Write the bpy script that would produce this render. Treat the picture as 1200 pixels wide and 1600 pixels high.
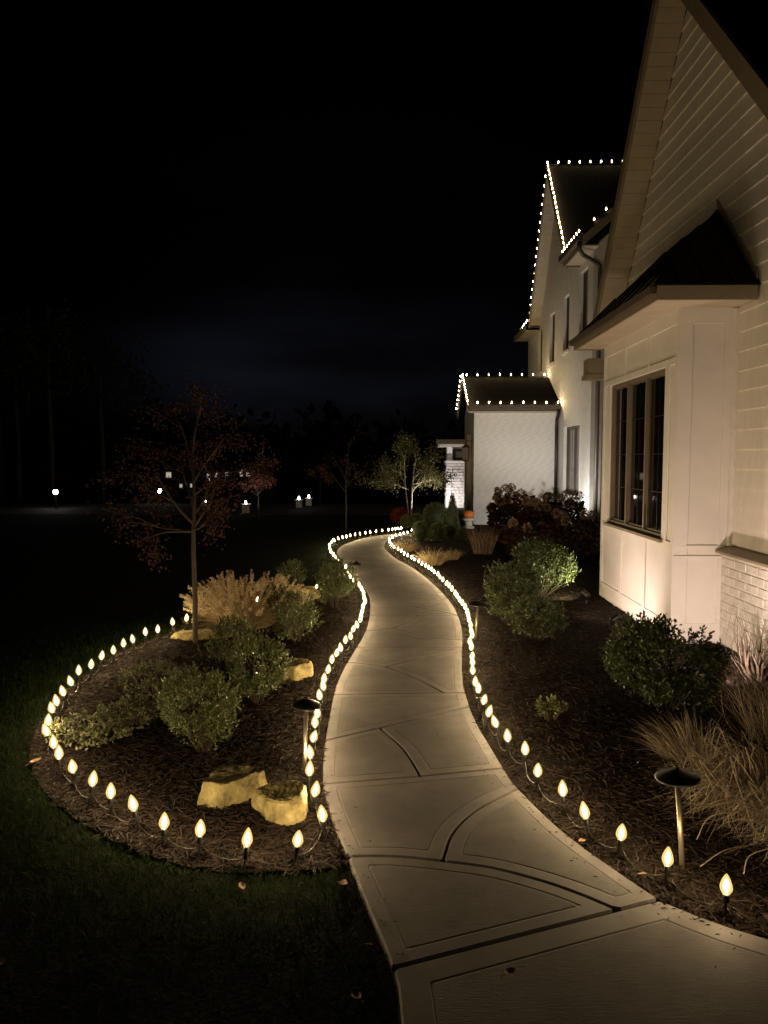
import bpy, bmesh, math, random
import numpy as np
from mathutils import Vector, Matrix
from mathutils.geometry import delaunay_2d_cdt

random.seed(7); RNG = np.random.default_rng(7)
for o in list(bpy.data.objects): bpy.data.objects.remove(o)
SC = bpy.context.scene; COL = SC.collection
PI = math.pi

# ------------------------------------------------------------------ camera
cam = bpy.data.cameras.new('camera'); cam_o = bpy.data.objects.new('camera', cam); COL.objects.link(cam_o)
cam.sensor_fit = 'VERTICAL'; cam.sensor_height = 24.0; cam.lens = 1180 / 1600 * 24.0
cam.clip_start = 0.05; cam.clip_end = 500
cam_o.location = (0, 0, 1.6)
cam_o.rotation_euler = (PI / 2 - math.atan(85 / 1180), 0, math.atan(22 / 1180))
SC.camera = cam_o

# ------------------------------------------------------------------ world, night sky
W = bpy.data.worlds.new('World'); SC.world = W; W.use_nodes = True
nt = W.node_tree; nt.nodes.clear()
wo = nt.nodes.new('ShaderNodeOutputWorld'); bg = nt.nodes.new('ShaderNodeBackground')
tc = nt.nodes.new('ShaderNodeTexCoord'); mp = nt.nodes.new('ShaderNodeMapping'); mp.inputs['Scale'].default_value = (1, 1, 4)
nz = nt.nodes.new('ShaderNodeTexNoise'); nz.inputs['Scale'].default_value = 1.9; nz.inputs['Detail'].default_value = 5
sx = nt.nodes.new('ShaderNodeSeparateXYZ')
rmp = nt.nodes.new('ShaderNodeValToRGB')          # thin cloud lit from below near the horizon, fading upward
rmp.color_ramp.elements[0].position = 0.0; rmp.color_ramp.elements[0].color = (1, 1, 1, 1)
rmp.color_ramp.elements[1].position = 0.42; rmp.color_ramp.elements[1].color = (0.06, 0.06, 0.06, 1)
e_ = rmp.color_ramp.elements.new(0.14); e_.color = (0.75, 0.75, 0.75, 1)
e_ = rmp.color_ramp.elements.new(0.22); e_.color = (0.25, 0.25, 0.25, 1)
cr = nt.nodes.new('ShaderNodeValToRGB')
cr.color_ramp.elements[0].position = 0.46; cr.color_ramp.elements[0].color = (0.0009, 0.0009, 0.0012, 1)
cr.color_ramp.elements[1].position = 0.72; cr.color_ramp.elements[1].color = (.0036, .004, .0064, 1)
mu = nt.nodes.new('ShaderNodeMix'); mu.data_type = 'RGBA'; mu.blend_type = 'MULTIPLY'; mu.inputs[0].default_value = 1
nt.links.new(tc.outputs['Generated'], mp.inputs[0]); nt.links.new(mp.outputs[0], nz.inputs[0])
nt.links.new(tc.outputs['Generated'], sx.inputs[0]); nt.links.new(sx.outputs['Z'], rmp.inputs[0])
nt.links.new(nz.outputs[0], cr.inputs[0])
nt.links.new(cr.outputs[0], mu.inputs[6]); nt.links.new(rmp.outputs[0], mu.inputs[7])
dt = nt.nodes.new('ShaderNodeVectorMath'); dt.operation = 'DOT_PRODUCT'; dt.inputs[1].default_value = (-.02, 1, .12); nt.links.new(tc.outputs['Generated'], dt.inputs[0])
gl = nt.nodes.new('ShaderNodeMapRange'); gl.interpolation_type = 'SMOOTHSTEP'; gl.inputs[1].default_value = .93; gl.inputs[2].default_value = 1.0; gl.inputs[3].default_value = .12; gl.inputs[4].default_value = 1.25; nt.links.new(dt.outputs['Value'], gl.inputs[0])
m2 = nt.nodes.new('ShaderNodeMix'); m2.data_type = 'RGBA'; m2.blend_type = 'MULTIPLY'; m2.inputs[0].default_value = 1; nt.links.new(mu.outputs[2], m2.inputs[6]); nt.links.new(gl.outputs[0], m2.inputs[7])
nt.links.new(m2.outputs[2], bg.inputs[0]); nt.links.new(bg.outputs[0], wo.inputs[0]); bg.inputs[1].default_value = 1.0

# ------------------------------------------------------------------ faint sun added as ambient fill, standing for no visible source
sl = bpy.data.lights.new('fill_sun', 'SUN'); sl.energy = 0.014; sl.angle = math.radians(12); sl.color = (1, .86, .78)
so = bpy.data.objects.new('fill_sun', sl); COL.objects.link(so); so.rotation_euler = (math.radians(38), 0, math.radians(35))

# ------------------------------------------------------------------ exposure
SC.view_settings.view_transform = 'Standard'; SC.view_settings.look = 'None'
SC.view_settings.exposure = 0.3; SC.view_settings.gamma = 1.0
SC.cycles.use_light_tree = True
SC.cycles.sample_clamp_indirect = 2.0; SC.cycles.sample_clamp_direct = 0
SC.cycles.max_bounces = 6; SC.cycles.diffuse_bounces = 3; SC.cycles.glossy_bounces = 3; SC.cycles.transparent_max_bounces = 12
SC.cycles.caustics_reflective = False; SC.cycles.caustics_refractive = False

BULB_POWER = 1150.0
BULB_COL = (1.0, 0.725, 0.37)

# ------------------------------------------------------------------ materials
MATS = {}
def mat(name, col, rough=.7, var=.25, scale=8., bump=0., bscale=60., spec=.4, metal=0., island=0., col2=None, trans=0., brick=None, stretch=None, coat=0.):
    m = bpy.data.materials.new(name); m.use_nodes = True; t = m.node_tree; N = t.nodes; L = t.links
    p = N['Principled BSDF']; p.inputs['Roughness'].default_value = rough; p.inputs['Metallic'].default_value = metal
    p.inputs['Specular IOR Level'].default_value = spec
    if coat: p.inputs['Coat Weight'].default_value = coat
    tcn = N.new('ShaderNodeTexCoord'); src = tcn.outputs['Object']
    if stretch:
        mpn = N.new('ShaderNodeMapping'); mpn.inputs['Scale'].default_value = stretch; L.new(src, mpn.inputs[0]); src = mpn.outputs[0]
    n = N.new('ShaderNodeTexNoise'); n.inputs['Scale'].default_value = scale; n.inputs['Detail'].default_value = 6; n.inputs['Roughness'].default_value = .6
    L.new(src, n.inputs[0])
    r = N.new('ShaderNodeValToRGB'); c = np.array(col); d = np.array(col2) if col2 is not None else c * (1 - var)
    r.color_ramp.elements[0].position = .33; r.color_ramp.elements[0].color = (*d, 1)
    r.color_ramp.elements[1].position = .67; r.color_ramp.elements[1].color = (*np.minimum(c * (1 + var * .5), 1), 1)
    L.new(n.outputs[0], r.inputs[0]); out = r.outputs[0]
    if island:
        g = N.new('ShaderNodeNewGeometry'); ma = N.new('ShaderNodeMapRange'); ma.inputs[3].default_value = 1 - island; ma.inputs[4].default_value = 1 + island
        L.new(g.outputs['Random Per Island'], ma.inputs[0])
        hs = N.new('ShaderNodeHueSaturation'); L.new(ma.outputs[0], hs.inputs['Value']); L.new(out, hs.inputs['Color']); out = hs.outputs[0]
    hgt = None
    if brick:
        b = N.new('ShaderNodeTexBrick'); b.inputs['Scale'].default_value = 1; b.inputs['Mortar Size'].default_value = .006
        b.inputs['Brick Width'].default_value = brick[0]; b.inputs['Row Height'].default_value = brick[1]
        cx = N.new('ShaderNodeSeparateXYZ'); cb = N.new('ShaderNodeCombineXYZ'); L.new(tcn.outputs['Object'], cx.inputs[0])
        L.new(cx.outputs[brick[2]], cb.inputs[0]); L.new(cx.outputs['Z'], cb.inputs[1]); L.new(cb.outputs[0], b.inputs[0])
        b.inputs['Color1'].default_value = (1, 1, 1, 1); b.inputs['Color2'].default_value = (.8, .8, .8, 1); b.inputs['Mortar'].default_value = (0, 0, 0, 1)
        hgt = b.outputs['Color']
        bb = N.new('ShaderNodeBump'); bb.inputs['Strength'].default_value = .5; bb.inputs['Distance'].default_value = .006; L.new(hgt, bb.inputs['Height'])
        L.new(bb.outputs[0], p.inputs['Normal'])
    L.new(out, p.inputs['Base Color'])
    if bump:
        n2 = N.new('ShaderNodeTexNoise'); n2.inputs['Scale'].default_value = bscale; n2.inputs['Detail'].default_value = 5; L.new(src, n2.inputs[0])
        bp = N.new('ShaderNodeBump'); bp.inputs['Strength'].default_value = bump; bp.inputs['Distance'].default_value = .01; L.new(n2.outputs[0], bp.inputs['Height'])
        if brick: L.new(bb.outputs[0], bp.inputs['Normal'])
        L.new(bp.outputs[0], p.inputs['Normal'])
    if trans:
        tr = N.new('ShaderNodeBsdfTranslucent'); L.new(out, tr.inputs[0]); mx = N.new('ShaderNodeMixShader'); mx.inputs[0].default_value = trans
        L.new(p.outputs[0], mx.inputs[1]); L.new(tr.outputs[0], mx.inputs[2]); L.new(mx.outputs[0], N['Material Output'].inputs[0])
    MATS[name] = m; return m
def emis(name, col, strength, sampling='AUTO', alpha=None):
    m = bpy.data.materials.new(name); m.use_nodes = True; t = m.node_tree; N = t.nodes; L = t.links
    N.remove(N['Principled BSDF']); e = N.new('ShaderNodeEmission'); e.inputs[0].default_value = (*col, 1); e.inputs[1].default_value = strength
    o = N['Material Output']
    if alpha is not None:
        tr = N.new('ShaderNodeBsdfTransparent'); mx = N.new('ShaderNodeMixShader'); mx.inputs[0].default_value = alpha
        L.new(tr.outputs[0], mx.inputs[1]); L.new(e.outputs[0], mx.inputs[2]); L.new(mx.outputs[0], o.inputs[0])
    else: L.new(e.outputs[0], o.inputs[0])
    m.cycles.emission_sampling = sampling
    MATS[name] = m; return m

mat('concrete', (.112, .098, .1), .8, .24, 3.5, .12, 180, col2=(.08, .069, .07))
mat('concrete_band', (.124, .109, .109), .72, .18, 6, .06, 220, col2=(.097, .085, .085))
mat('joint', (.05, .042, .035), .95, .3, 20)
mat('soil', (.03, .022, .016), .95, .5, 14, .9, 40)
mat('mulch', (.016, .0105, .0075), .95, .55, 22, 1.0, 45, col2=(.006, .004, .003), spec=.1)
mat('chip', (.018, .0112, .0078), .8, .4, 30, .3, 90, island=.85, spec=.18)
mat('turf', (.005, .007, .003), .95, .5, 9, .8, 60, spec=.05)
mat('blade', (.014, .024, .0055), .8, .35, 3, island=.5, trans=.25, spec=.05)
mat('asphalt', (.04, .039, .038), .9, .3, 6, .4, 90, spec=.1)
mat('white_paint', (.86, .835, .8), .5, .06, 3, .06, 40)
mat('siding', (.85, .81, .74), .55, .07, 4, .1, 60, stretch=(1, 6, 1))
mat('white_brick', (.76, .73, .68), .7, .12, 9, .5, 70)
mat('facade_brick', (.72, .7, .66), .7, .1, 6, .4, 60, brick=(.21, .075, 'Y'))
mat('tan_trim', (.3, .25, .18), .6, .1, 6, .1, 50)
mat('soffit', (.54, .47, .37), .65, .1, 5, .1, 50)
mat('shingle', (.008, .007, .0065), .95, .5, 25, .7, 60, spec=.05)
mat('metal_roof', (.006, .0055, .005), .7, .2, 6, .05, 20, spec=.12)
mat('bronze', (.09, .07, .05), .45, .15, 9, .05, 60)
mat('sash_tan', (.2, .165, .12), .45, .1, 9, .05, 60)
mat('glass', (.006, .006, .006), .03, .1, 2, spec=.6)
mat('glass_curtain', (.28, .26, .25), .12, .2, 3, spec=.6, stretch=(1, 30, 1))
mat('stone', (.33, .275, .125), .9, .4, 16, 1.0, 42, col2=(.13, .105, .05), spec=.15)
mat('ledge_stone', (.58, .55, .52), .85, .3, 12, .8, 40)
mat('box_leaf', (.095, .12, .04), .33, .4, 12, island=.6, spec=.6, trans=.2, coat=.2)
mat('bush_leaf', (.058, .078, .027), .38, .4, 12, island=.6, spec=.45, trans=.2)
mat('box_leaf_light', (.12, .14, .05), .45, .4, 12, island=.4, spec=.5, trans=.2)
mat('herb_leaf', (.12, .125, .06), .6, .4, 10, island=.4, trans=.2)
mat('red_leaf', (.048, .014, .012), .7, .4, 10, island=.5, trans=.3)
mat('maroon_leaf', (.05, .022, .017), .6, .4, 10, island=.5, trans=.2)
mat('pink_leaf', (.3, .12, .09), .6, .4, 10, island=.4, trans=.3)
mat('crimson_leaf', (.35, .05, .035), .6, .4, 10, island=.4, trans=.3)
mat('birch_leaf', (.13, .12, .045), .5, .4, 10, island=.5, trans=.3)
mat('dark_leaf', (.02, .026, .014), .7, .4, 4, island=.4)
mat('straw', (.54, .42, .25), .65, .3, 12, island=.45, trans=.25)
mat('plume', (.7, .57, .38), .75, .3, 20, island=.35, trans=.3)
mat('dry_grass', (.44, .36, .27), .65, .3, 12, island=.5, trans=.25)
mat('dry_flower', (.3, .2, .13), .8, .4, 20, island=.4, trans=.2)
mat('dead_leaf', (.27, .15, .075), .7, .35, 25, .3, 60, island=.35)
mat('bark', (.06, .046, .034), .9, .4, 20, .8, 60, stretch=(1, 1, .25))
mat('birch_bark', (.42, .36, .3), .8, .5, 14, .5, 40, stretch=(1, 1, 3))
mat('twig', (.055, .04, .028), .9, .4, 20)
mat('black_plastic', (.012, .012, .012), .45, .2, 20)
mat('black_metal', (.014, .012, .011), .4, .25, 14, .05, 60)
mat('pole_metal', (.3, .26, .2), .38, .15, 14, .05, 60, metal=.75)
mat('cable', (.04, .04, .028), .35, .15, 20)
mat('pumpkin', (.62, .17, .025), .5, .2, 10, .1, 30)
mat('pale_stone', (.6, .57, .5), .8, .15, 12, .4, 50)
mat('copper', (.3, .13, .06), .4, .3, 14, .1, 40, metal=.6)
mat('far_wall', (.12, .11, .1), .8, .2, 3)
def weather(name, broom):
    """pits, blotches and (inside the tooled margin) broom strokes on the concrete"""
    t = MATS[name].node_tree; N = t.nodes; L = t.links; p = N['Principled BSDF']; src = p.inputs['Base Color'].links[0].from_socket
    tcn = N.new('ShaderNodeTexCoord')
    def noise(sc, det, lo, hi, a, b, st=None):
        n = N.new('ShaderNodeTexNoise'); n.inputs['Scale'].default_value = sc; n.inputs['Detail'].default_value = det
        if st: m_ = N.new('ShaderNodeMapping'); m_.inputs['Scale'].default_value = st; L.new(tcn.outputs['Object'], m_.inputs[0]); L.new(m_.outputs[0], n.inputs[0])
        else: L.new(tcn.outputs['Object'], n.inputs[0])
        r = N.new('ShaderNodeMapRange'); r.inputs[1].default_value = lo; r.inputs[2].default_value = hi; r.inputs[3].default_value = a; r.inputs[4].default_value = b; L.new(n.outputs[0], r.inputs[0]); return r.outputs[0], n.outputs[0]
    out = src
    for args in ((1.3,4,.36,.64,.66,1.14),(11,5,.4,.52,.9,1.0),(150,2,.3,.37,.55,1.0),(45,4,.28,.36,.7,1.0)):
        f, _ = noise(*args); mx = N.new('ShaderNodeMix'); mx.data_type = 'RGBA'; mx.blend_type = 'MULTIPLY'; mx.inputs[0].default_value = 1; L.new(out, mx.inputs[6]); L.new(f, mx.inputs[7]); out = mx.outputs[2]
    L.new(out, p.inputs['Base Color'])
    _, h = noise(1, 3, 0, 1, 0, 1, (14, 260, 1) if broom else (120, 120, 1)); bp = N.new('ShaderNodeBump'); bp.inputs['Strength'].default_value = .35 if broom else .12; bp.inputs['Distance'].default_value = .003; L.new(h, bp.inputs['Height'])
    L.new(p.inputs['Normal'].links[0].from_socket, bp.inputs['Normal']); L.new(bp.outputs[0], p.inputs['Normal'])
weather('concrete', True); weather('concrete_band', False)
emis('bulb_core', BULB_COL, BULB_POWER, 'FRONT')
emis('bulb_glow', (1.0, .66, .2), 1.9, 'NONE', alpha=.26)  # emissive outer cover, its warm rim standing in for the bulb's bloom
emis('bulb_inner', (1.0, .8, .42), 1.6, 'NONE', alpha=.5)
emis('lamp_white', (1.0, .93, .84), 26, 'FRONT')
emis('window_lit', (1.0, .85, .66), .35, 'NONE')
emis('lamp_far', (1.0, .95, .88), 40, 'FRONT')

# ------------------------------------------------------------------ builders
class MB:
    def __init__(s): s.v = []; s.f = []; s.m = []
    def add(s, vs, fs, m=0):
        b = len(s.v); s.v += [tuple(map(float, v)) for v in vs]; s.f += [tuple(b + i for i in f) for f in fs]; s.m += [m] * len(fs); return s
    def box(s, a, b, m=0):
        (x0, y0, z0), (x1, y1, z1) = a, b
        x0, x1 = sorted((x0, x1)); y0, y1 = sorted((y0, y1)); z0, z1 = sorted((z0, z1))
        return s.add([(x0,y0,z0),(x1,y0,z0),(x1,y1,z0),(x0,y1,z0),(x0,y0,z1),(x1,y0,z1),(x1,y1,z1),(x0,y1,z1)],
              [(0,3,2,1),(4,5,6,7),(0,1,5,4),(1,2,6,5),(2,3,7,6),(3,0,4,7)], m)
    def prism(s, pts, axis, a, b, m=0):
        """pts 2D polygon in the two other axes (kept in xyz order), swept along axis from a to b"""
        def mk(p, c): q = list(p); q.insert(axis, c); return q
        n = len(pts); vs = [mk(p, a) for p in pts] + [mk(p, b) for p in pts]
        fs = [tuple(range(n)), tuple(range(2*n-1, n-1, -1))] + [(i, i+n, (i+1) % n + n, (i+1) % n) for i in range(n)]
        return s.add(vs, fs, m)
    def tube(s, pts, rad, seg=6, m=0, cap=True):
        pts = [Vector(p) for p in pts]; n = len(pts)
        if not hasattr(rad, '__len__'): rad = [rad] * n
        vs = []; t0 = None
        for i, p in enumerate(pts):
            t = (pts[min(i+1, n-1)] - pts[max(i-1, 0)]).normalized()
            if t0 is None: u = t.orthogonal().normalized()
            else: u = (u - t * u.dot(t)); u = u.normalized() if u.length > 1e-6 else t.orthogonal().normalized()
            t0 = t; w = t.cross(u)
            for k in range(seg): a = 2*PI*k/seg; vs.append(p + (u*math.cos(a) + w*math.sin(a)) * rad[i])
        fs = [(i*seg+k, i*seg+(k+1) % seg, (i+1)*seg+(k+1) % seg, (i+1)*seg+k) for i in range(n-1) for k in range(seg)]
        if cap: fs += [tuple(range(seg-1, -1, -1)), tuple((n-1)*seg+k for k in range(seg))]
        return s.add(vs, fs, m)
    def lathe(s, prof, seg=12, m=0, c=(0,0,0), ripple=None):
        vs = []
        for r, z in prof:
            for k in range(seg):
                a = 2*PI*k/seg; rr = r * (ripple(a) if ripple else 1); vs.append((c[0]+rr*math.cos(a), c[1]+rr*math.sin(a), c[2]+z))
        n = len(prof)
        fs = [(i*seg+k, i*seg+(k+1) % seg, (i+1)*seg+(k+1) % seg, (i+1)*seg+k) for i in range(n-1) for k in range(seg)]
        fs += [tuple(range(seg-1, -1, -1)), tuple((n-1)*seg+k for k in range(seg))]
        return s.add(vs, fs, m)
    def mesh(s, name, mats, smooth=False):
        me = bpy.data.meshes.new(name); me.from_pydata(s.v, [], s.f)
        for k in (mats if isinstance(mats, (list, tuple)) else [mats]): me.materials.append(MATS[k])
        if any(s.m): me.polygons.foreach_set('material_index', s.m)
        if smooth: me.polygons.foreach_set('use_smooth', [True]*len(s.f))
        me.update(); return me
def npmesh(name, V, F, mats, smooth=False, mi=None):
    V = np.asarray(V, np.float32).reshape(-1, 3); F = np.asarray(F, np.int32); me = bpy.data.meshes.new(name)
    me.vertices.add(len(V)); me.vertices.foreach_set('co', V.ravel())
    k = F.shape[1]; me.loops.add(F.size); me.loops.foreach_set('vertex_index', F.ravel())
    me.polygons.add(len(F)); me.polygons.foreach_set('loop_start', np.arange(0, F.size, k, dtype=np.int32))
    for q in (mats if isinstance(mats, (list, tuple)) else [mats]): me.materials.append(MATS[q])
    if mi is not None: me.polygons.foreach_set('material_index', np.asarray(mi, np.int32))
    me.polygons.foreach_set('use_smooth', [bool(smooth)]*len(F))
    me.update(calc_edges=True); me.validate(); return me
def obj(name, me, parent=None, loc=(0,0,0), rot=(0,0,0), **props):
    o = bpy.data.objects.new(name, me); COL.objects.link(o)
    if parent is not None: o.parent = parent
    o.location = loc; o.rotation_euler = rot
    for k, v in props.items(): o[k] = v
    return o
def thing(name, label, cat, loc=(0,0,0), rz=0, group=None):
    o = obj(name, None, None, loc, (0,0,rz), label=label, category=cat)
    o.empty_display_size = .1
    if group: o['group'] = group
    return o
def tag(o, label, cat, group=None):
    o['label'] = label; o['category'] = cat
    if group: o['group'] = group
    return o
def catmull(pts, n=6):
    P = [np.array(p, float) for p in pts]; P = [2*P[0]-P[1]] + P + [2*P[-1]-P[-2]]; out = []
    for i in range(1, len(P)-2):
        for k in range(n):
            t = k/n; a, b, c, d = P[i-1:i+3]
            out.append(.5*((2*b)+(-a+c)*t+(2*a-5*b+4*c-d)*t*t+(-a+3*b-3*c+d)*t**3))
    out.append(P[-2]); return out
def resample(pts, step):
    P = [np.array(p, float) for p in pts]; out = [P[0]]
    for a, b in zip(P, P[1:]):
        n = max(1, int(round(np.linalg.norm(b-a)/step)))
        for k in range(1, n+1): out.append(a+(b-a)*k/n)
    return out
def inpoly(pts, poly):
    pts = np.asarray(pts, float); poly = np.asarray(poly, float); x, y = pts[:,0], pts[:,1]; c = np.zeros(len(pts), bool)
    j = len(poly)-1
    for i in range(len(poly)):
        xi, yi = poly[i]; xj, yj = poly[j]
        if yi != yj:
            cond = ((yi > y) != (yj > y)) & (x < (xj-xi)*(y-yi)/(yj-yi)+xi); c ^= cond
        j = i
    return c
def dist_poly(pts, poly):
    pts = np.asarray(pts, float); poly = np.asarray(poly, float); d = np.full(len(pts), 1e9)
    for a, b in zip(poly, np.roll(poly, -1, 0)):
        ab = b-a; l2 = (ab**2).sum()
        if l2 < 1e-14: continue
        t = np.clip(((pts-a)@ab)/l2, 0, 1); q = a+t[:,None]*ab; d = np.minimum(d, np.hypot(*(pts-q).T))
    return d
def inset(poly, d):
    P = np.asarray(poly, float); Q = np.roll(P, -1, 0); out = []
    e = Q-P; l = np.hypot(*e.T); e = e/np.maximum(l, 1e-9)[:,None]; nrm = np.stack([-e[:,1], e[:,0]], 1)
    cand = []
    for i in range(len(P)):
        cand.append(P[i]+nrm[i]*d)
        cand.append(Q[i]+nrm[i]*d)
    cand = np.array(cand); ok = (dist_poly(cand, P) > d-2e-4) & inpoly(cand, P)
    last = None
    for c, k in zip(cand, ok):
        if k and (last is None or np.hypot(*(c-last)) > .004): out.append(c); last = c
    return np.array(out)

# leaf clouds ----------------------------------------------------------------
def unit(a): return a/np.maximum(np.linalg.norm(a, axis=-1, keepdims=True), 1e-9)
def leaves(P, D, L, Wd, fold=.25, rng=RNG):
    """two-triangle folded leaf at each P pointing along D"""
    n = len(P); D = unit(D); R = unit(np.cross(D, rng.normal(size=(n,3)))); U = np.cross(R, D)
    L = np.broadcast_to(L, (n,))[:,None]; Wd = np.broadcast_to(Wd, (n,))[:,None]
    V = np.stack([P, P+D*L*.5+R*Wd*.5+U*Wd*fold, P+D*L, P+D*L*.5-R*Wd*.5+U*Wd*fold], 1).reshape(-1, 3)
    b = np.arange(n)[:,None]*4; F = np.concatenate([b+[0,1,2], b+[0,2,3]], 0); return V, F
def merge(parts):
    V = []; F = []; b = 0
    for v, f in parts: V.append(v); F.append(f+b); b += len(v)
    return np.concatenate(V), np.concatenate(F)
def blades(P, D, L, Wd, droop, seg=4, rng=RNG, curl=0.):
    """arching grass blades; D initial direction (unit), droop = how far the tip bends down"""
    n = len(P); D = unit(D); out = []; hor = D.copy(); hor[:,2] = 0; hor = unit(hor+1e-6)
    side = unit(np.cross(D, np.array([0,0,1.])+rng.normal(size=(n,3))*.25))
    L = np.broadcast_to(L, (n,))[:,None]; Wd = np.broadcast_to(Wd, (n,))[:,None]; droop = np.broadcast_to(droop, (n,))[:,None]
    cv = rng.normal(size=(n,3))*curl
    for k in range(seg+1):
        t = k/seg; c = P+D*L*t+(hor*.45-np.array([0,0,1.]))*droop*L*t*t+cv*L*math.sin(PI*t*1.3)
        w = Wd*(1-t**1.5)*.5+.0003
        out += [c-side*w, c+side*w]
    V = np.stack(out, 1); m = 2*(seg+1); V = V.reshape(-1, 3); b = np.arange(n)[:,None]*m; F = []
    for k in range(seg): F.append(b+[2*k, 2*k+1, 2*k+3, 2*k+2])
    return V, np.concatenate(F), c
def sph(n, rng=RNG): return unit(rng.normal(size=(n,3)))
def lump(d, seed, amp=.14):
    r = np.random.default_rng(seed); k = r.normal(size=(7,3))*2.2; ph = r.uniform(0, 6.28, 7); s = np.zeros(len(d))
    for i in range(7): s += np.sin(d@k[i]+ph[i])
    return 1+amp*s/2.6

# ================================================================== SETTING
LE = [(.06,-1.5),(.05,1.2),(.007,2.03),(-.018,2.266),(-.105,2.575),(-.194,2.894),(-.277,3.181),(-.352,3.494),(-.384,3.712),(-.411,4.095),(-.429,4.626),(-.438,5.193),(-.409,5.717),(-.36,6.248),(-.322,6.61),(-.292,7.236),(-.3,7.991),(-.329,8.586),(-.427,9.273),(-.516,9.761),(-.704,10.718),(-.901,11.731),(-1.024,12.605),(-1.06,13.232),(-1.001,13.823),(-.777,14.734),(-.463,15.435),(-.12,15.833),(.111,16.041),(.6,16.25),(1.3,16.35)]
RE = [(2.6,1.9),(1.8,2.12),(1.238,2.439),(1.091,2.534),(.979,2.63),(.956,2.657),(.873,2.812),(.782,2.996),(.691,3.219),(.583,3.596),(.551,3.809),(.524,4.066),(.488,4.392),(.469,4.699),(.466,4.982),(.467,5.286),(.499,5.734),(.544,6.264),(.587,6.748),(.616,7.319),(.611,7.905),(.575,8.484),(.498,9.212),(.384,10.004),(.216,10.944),(-.032,11.974),(-.187,12.972),(-.24,13.467),(-.24,14.152),(-.175,14.827),(-.024,15.192),(.238,15.448),(.7,15.5),(1.3,15.5)]
LEd = np.array(catmull(LE, 8)); REd = np.array(catmull(RE, 8))
def near_i(E, p): return int(np.argmin(np.hypot(E[:,0]-p[0], E[:,1]-p[1])))
def seg_of(E, a, b):
    i, j = near_i(E, a), near_i(E, b); s = E[i:j+1] if i <= j else E[j:i+1][::-1]
    s = [np.array(a)] + [q for q in s if np.hypot(*(q-np.array(a))) > .015 and np.hypot(*(q-np.array(b))) > .015] + [np.array(b)]; return s

# ground sheet: level round the house, falling away behind
gx = np.concatenate([np.linspace(-120,-16,14), np.linspace(-14,14,15), np.linspace(16,120,14)]); gy = np.concatenate([np.linspace(-40,26,23), np.linspace(29,220,30)])
GX, GY = np.meshgrid(gx, gy); GZ = -.024-4.5*np.clip((GY-27)/33, 0, 1)**1.4
idx = np.arange(GX.size).reshape(GX.shape); F = np.stack([idx[:-1,:-1], idx[:-1,1:], idx[1:,1:], idx[1:,:-1]], -1).reshape(-1,4)
obj('lawn', npmesh('lawn', np.stack([GX,GY,GZ],-1), F, 'turf', True), kind='structure')
obj('driveway', MB().box((-30,21.2,-.08),(6,26.2,-.012)).mesh('driveway','asphalt'), kind='structure')

# concrete walkway: base sheet and slabs ------------------------------------
walk_poly = list(LEd) + list(REd[::-1]) + [np.array((2.6,-1.5))]
def cdt_mesh(name, poly, mats, zf, pts_in=None, skirt=None):
    poly = [Vector(p) for p in poly]; n = len(poly); vs = poly + [Vector(p) for p in (pts_in if pts_in is not None else [])]
    ov, oe, of, *_ = delaunay_2d_cdt(vs, [(i,(i+1) % n) for i in range(n)], [], 0, 1e-5)
    V = np.array([(v.x, v.y) for v in ov]); F = np.array(of); cen = V[F].mean(1); F = F[inpoly(cen, np.array([(p.x,p.y) for p in poly]))]
    a = V[F]; cr_ = (a[:,1,0]-a[:,0,0])*(a[:,2,1]-a[:,0,1])-(a[:,1,1]-a[:,0,1])*(a[:,2,0]-a[:,0,0]); F[cr_ < 0] = F[cr_ < 0][:, ::-1]
    Z = zf(V); V3 = np.column_stack([V, Z])
    if skirt is not None:
        ec = {}
        for t in F:
            for k in range(3):
                e = (t[k], t[(k+1) % 3]); ec[tuple(sorted(e))] = ec.get(tuple(sorted(e)), []) + [e]
        be = [q[0] for q in ec.values() if len(q) == 1]; nb = len(V3); low = V3.copy(); low[:,2] = skirt
        V3 = np.concatenate([V3, low]); F = np.concatenate([F, [(b, a_, a_+nb) for a_, b in be], [(b, a_+nb, b+nb) for a_, b in be]])
    return npmesh(name, V3, F, mats)
walkway = obj('walkway', cdt_mesh('walkway', walk_poly, 'joint', lambda V: np.full(len(V), -.022)), kind='structure')

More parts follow.
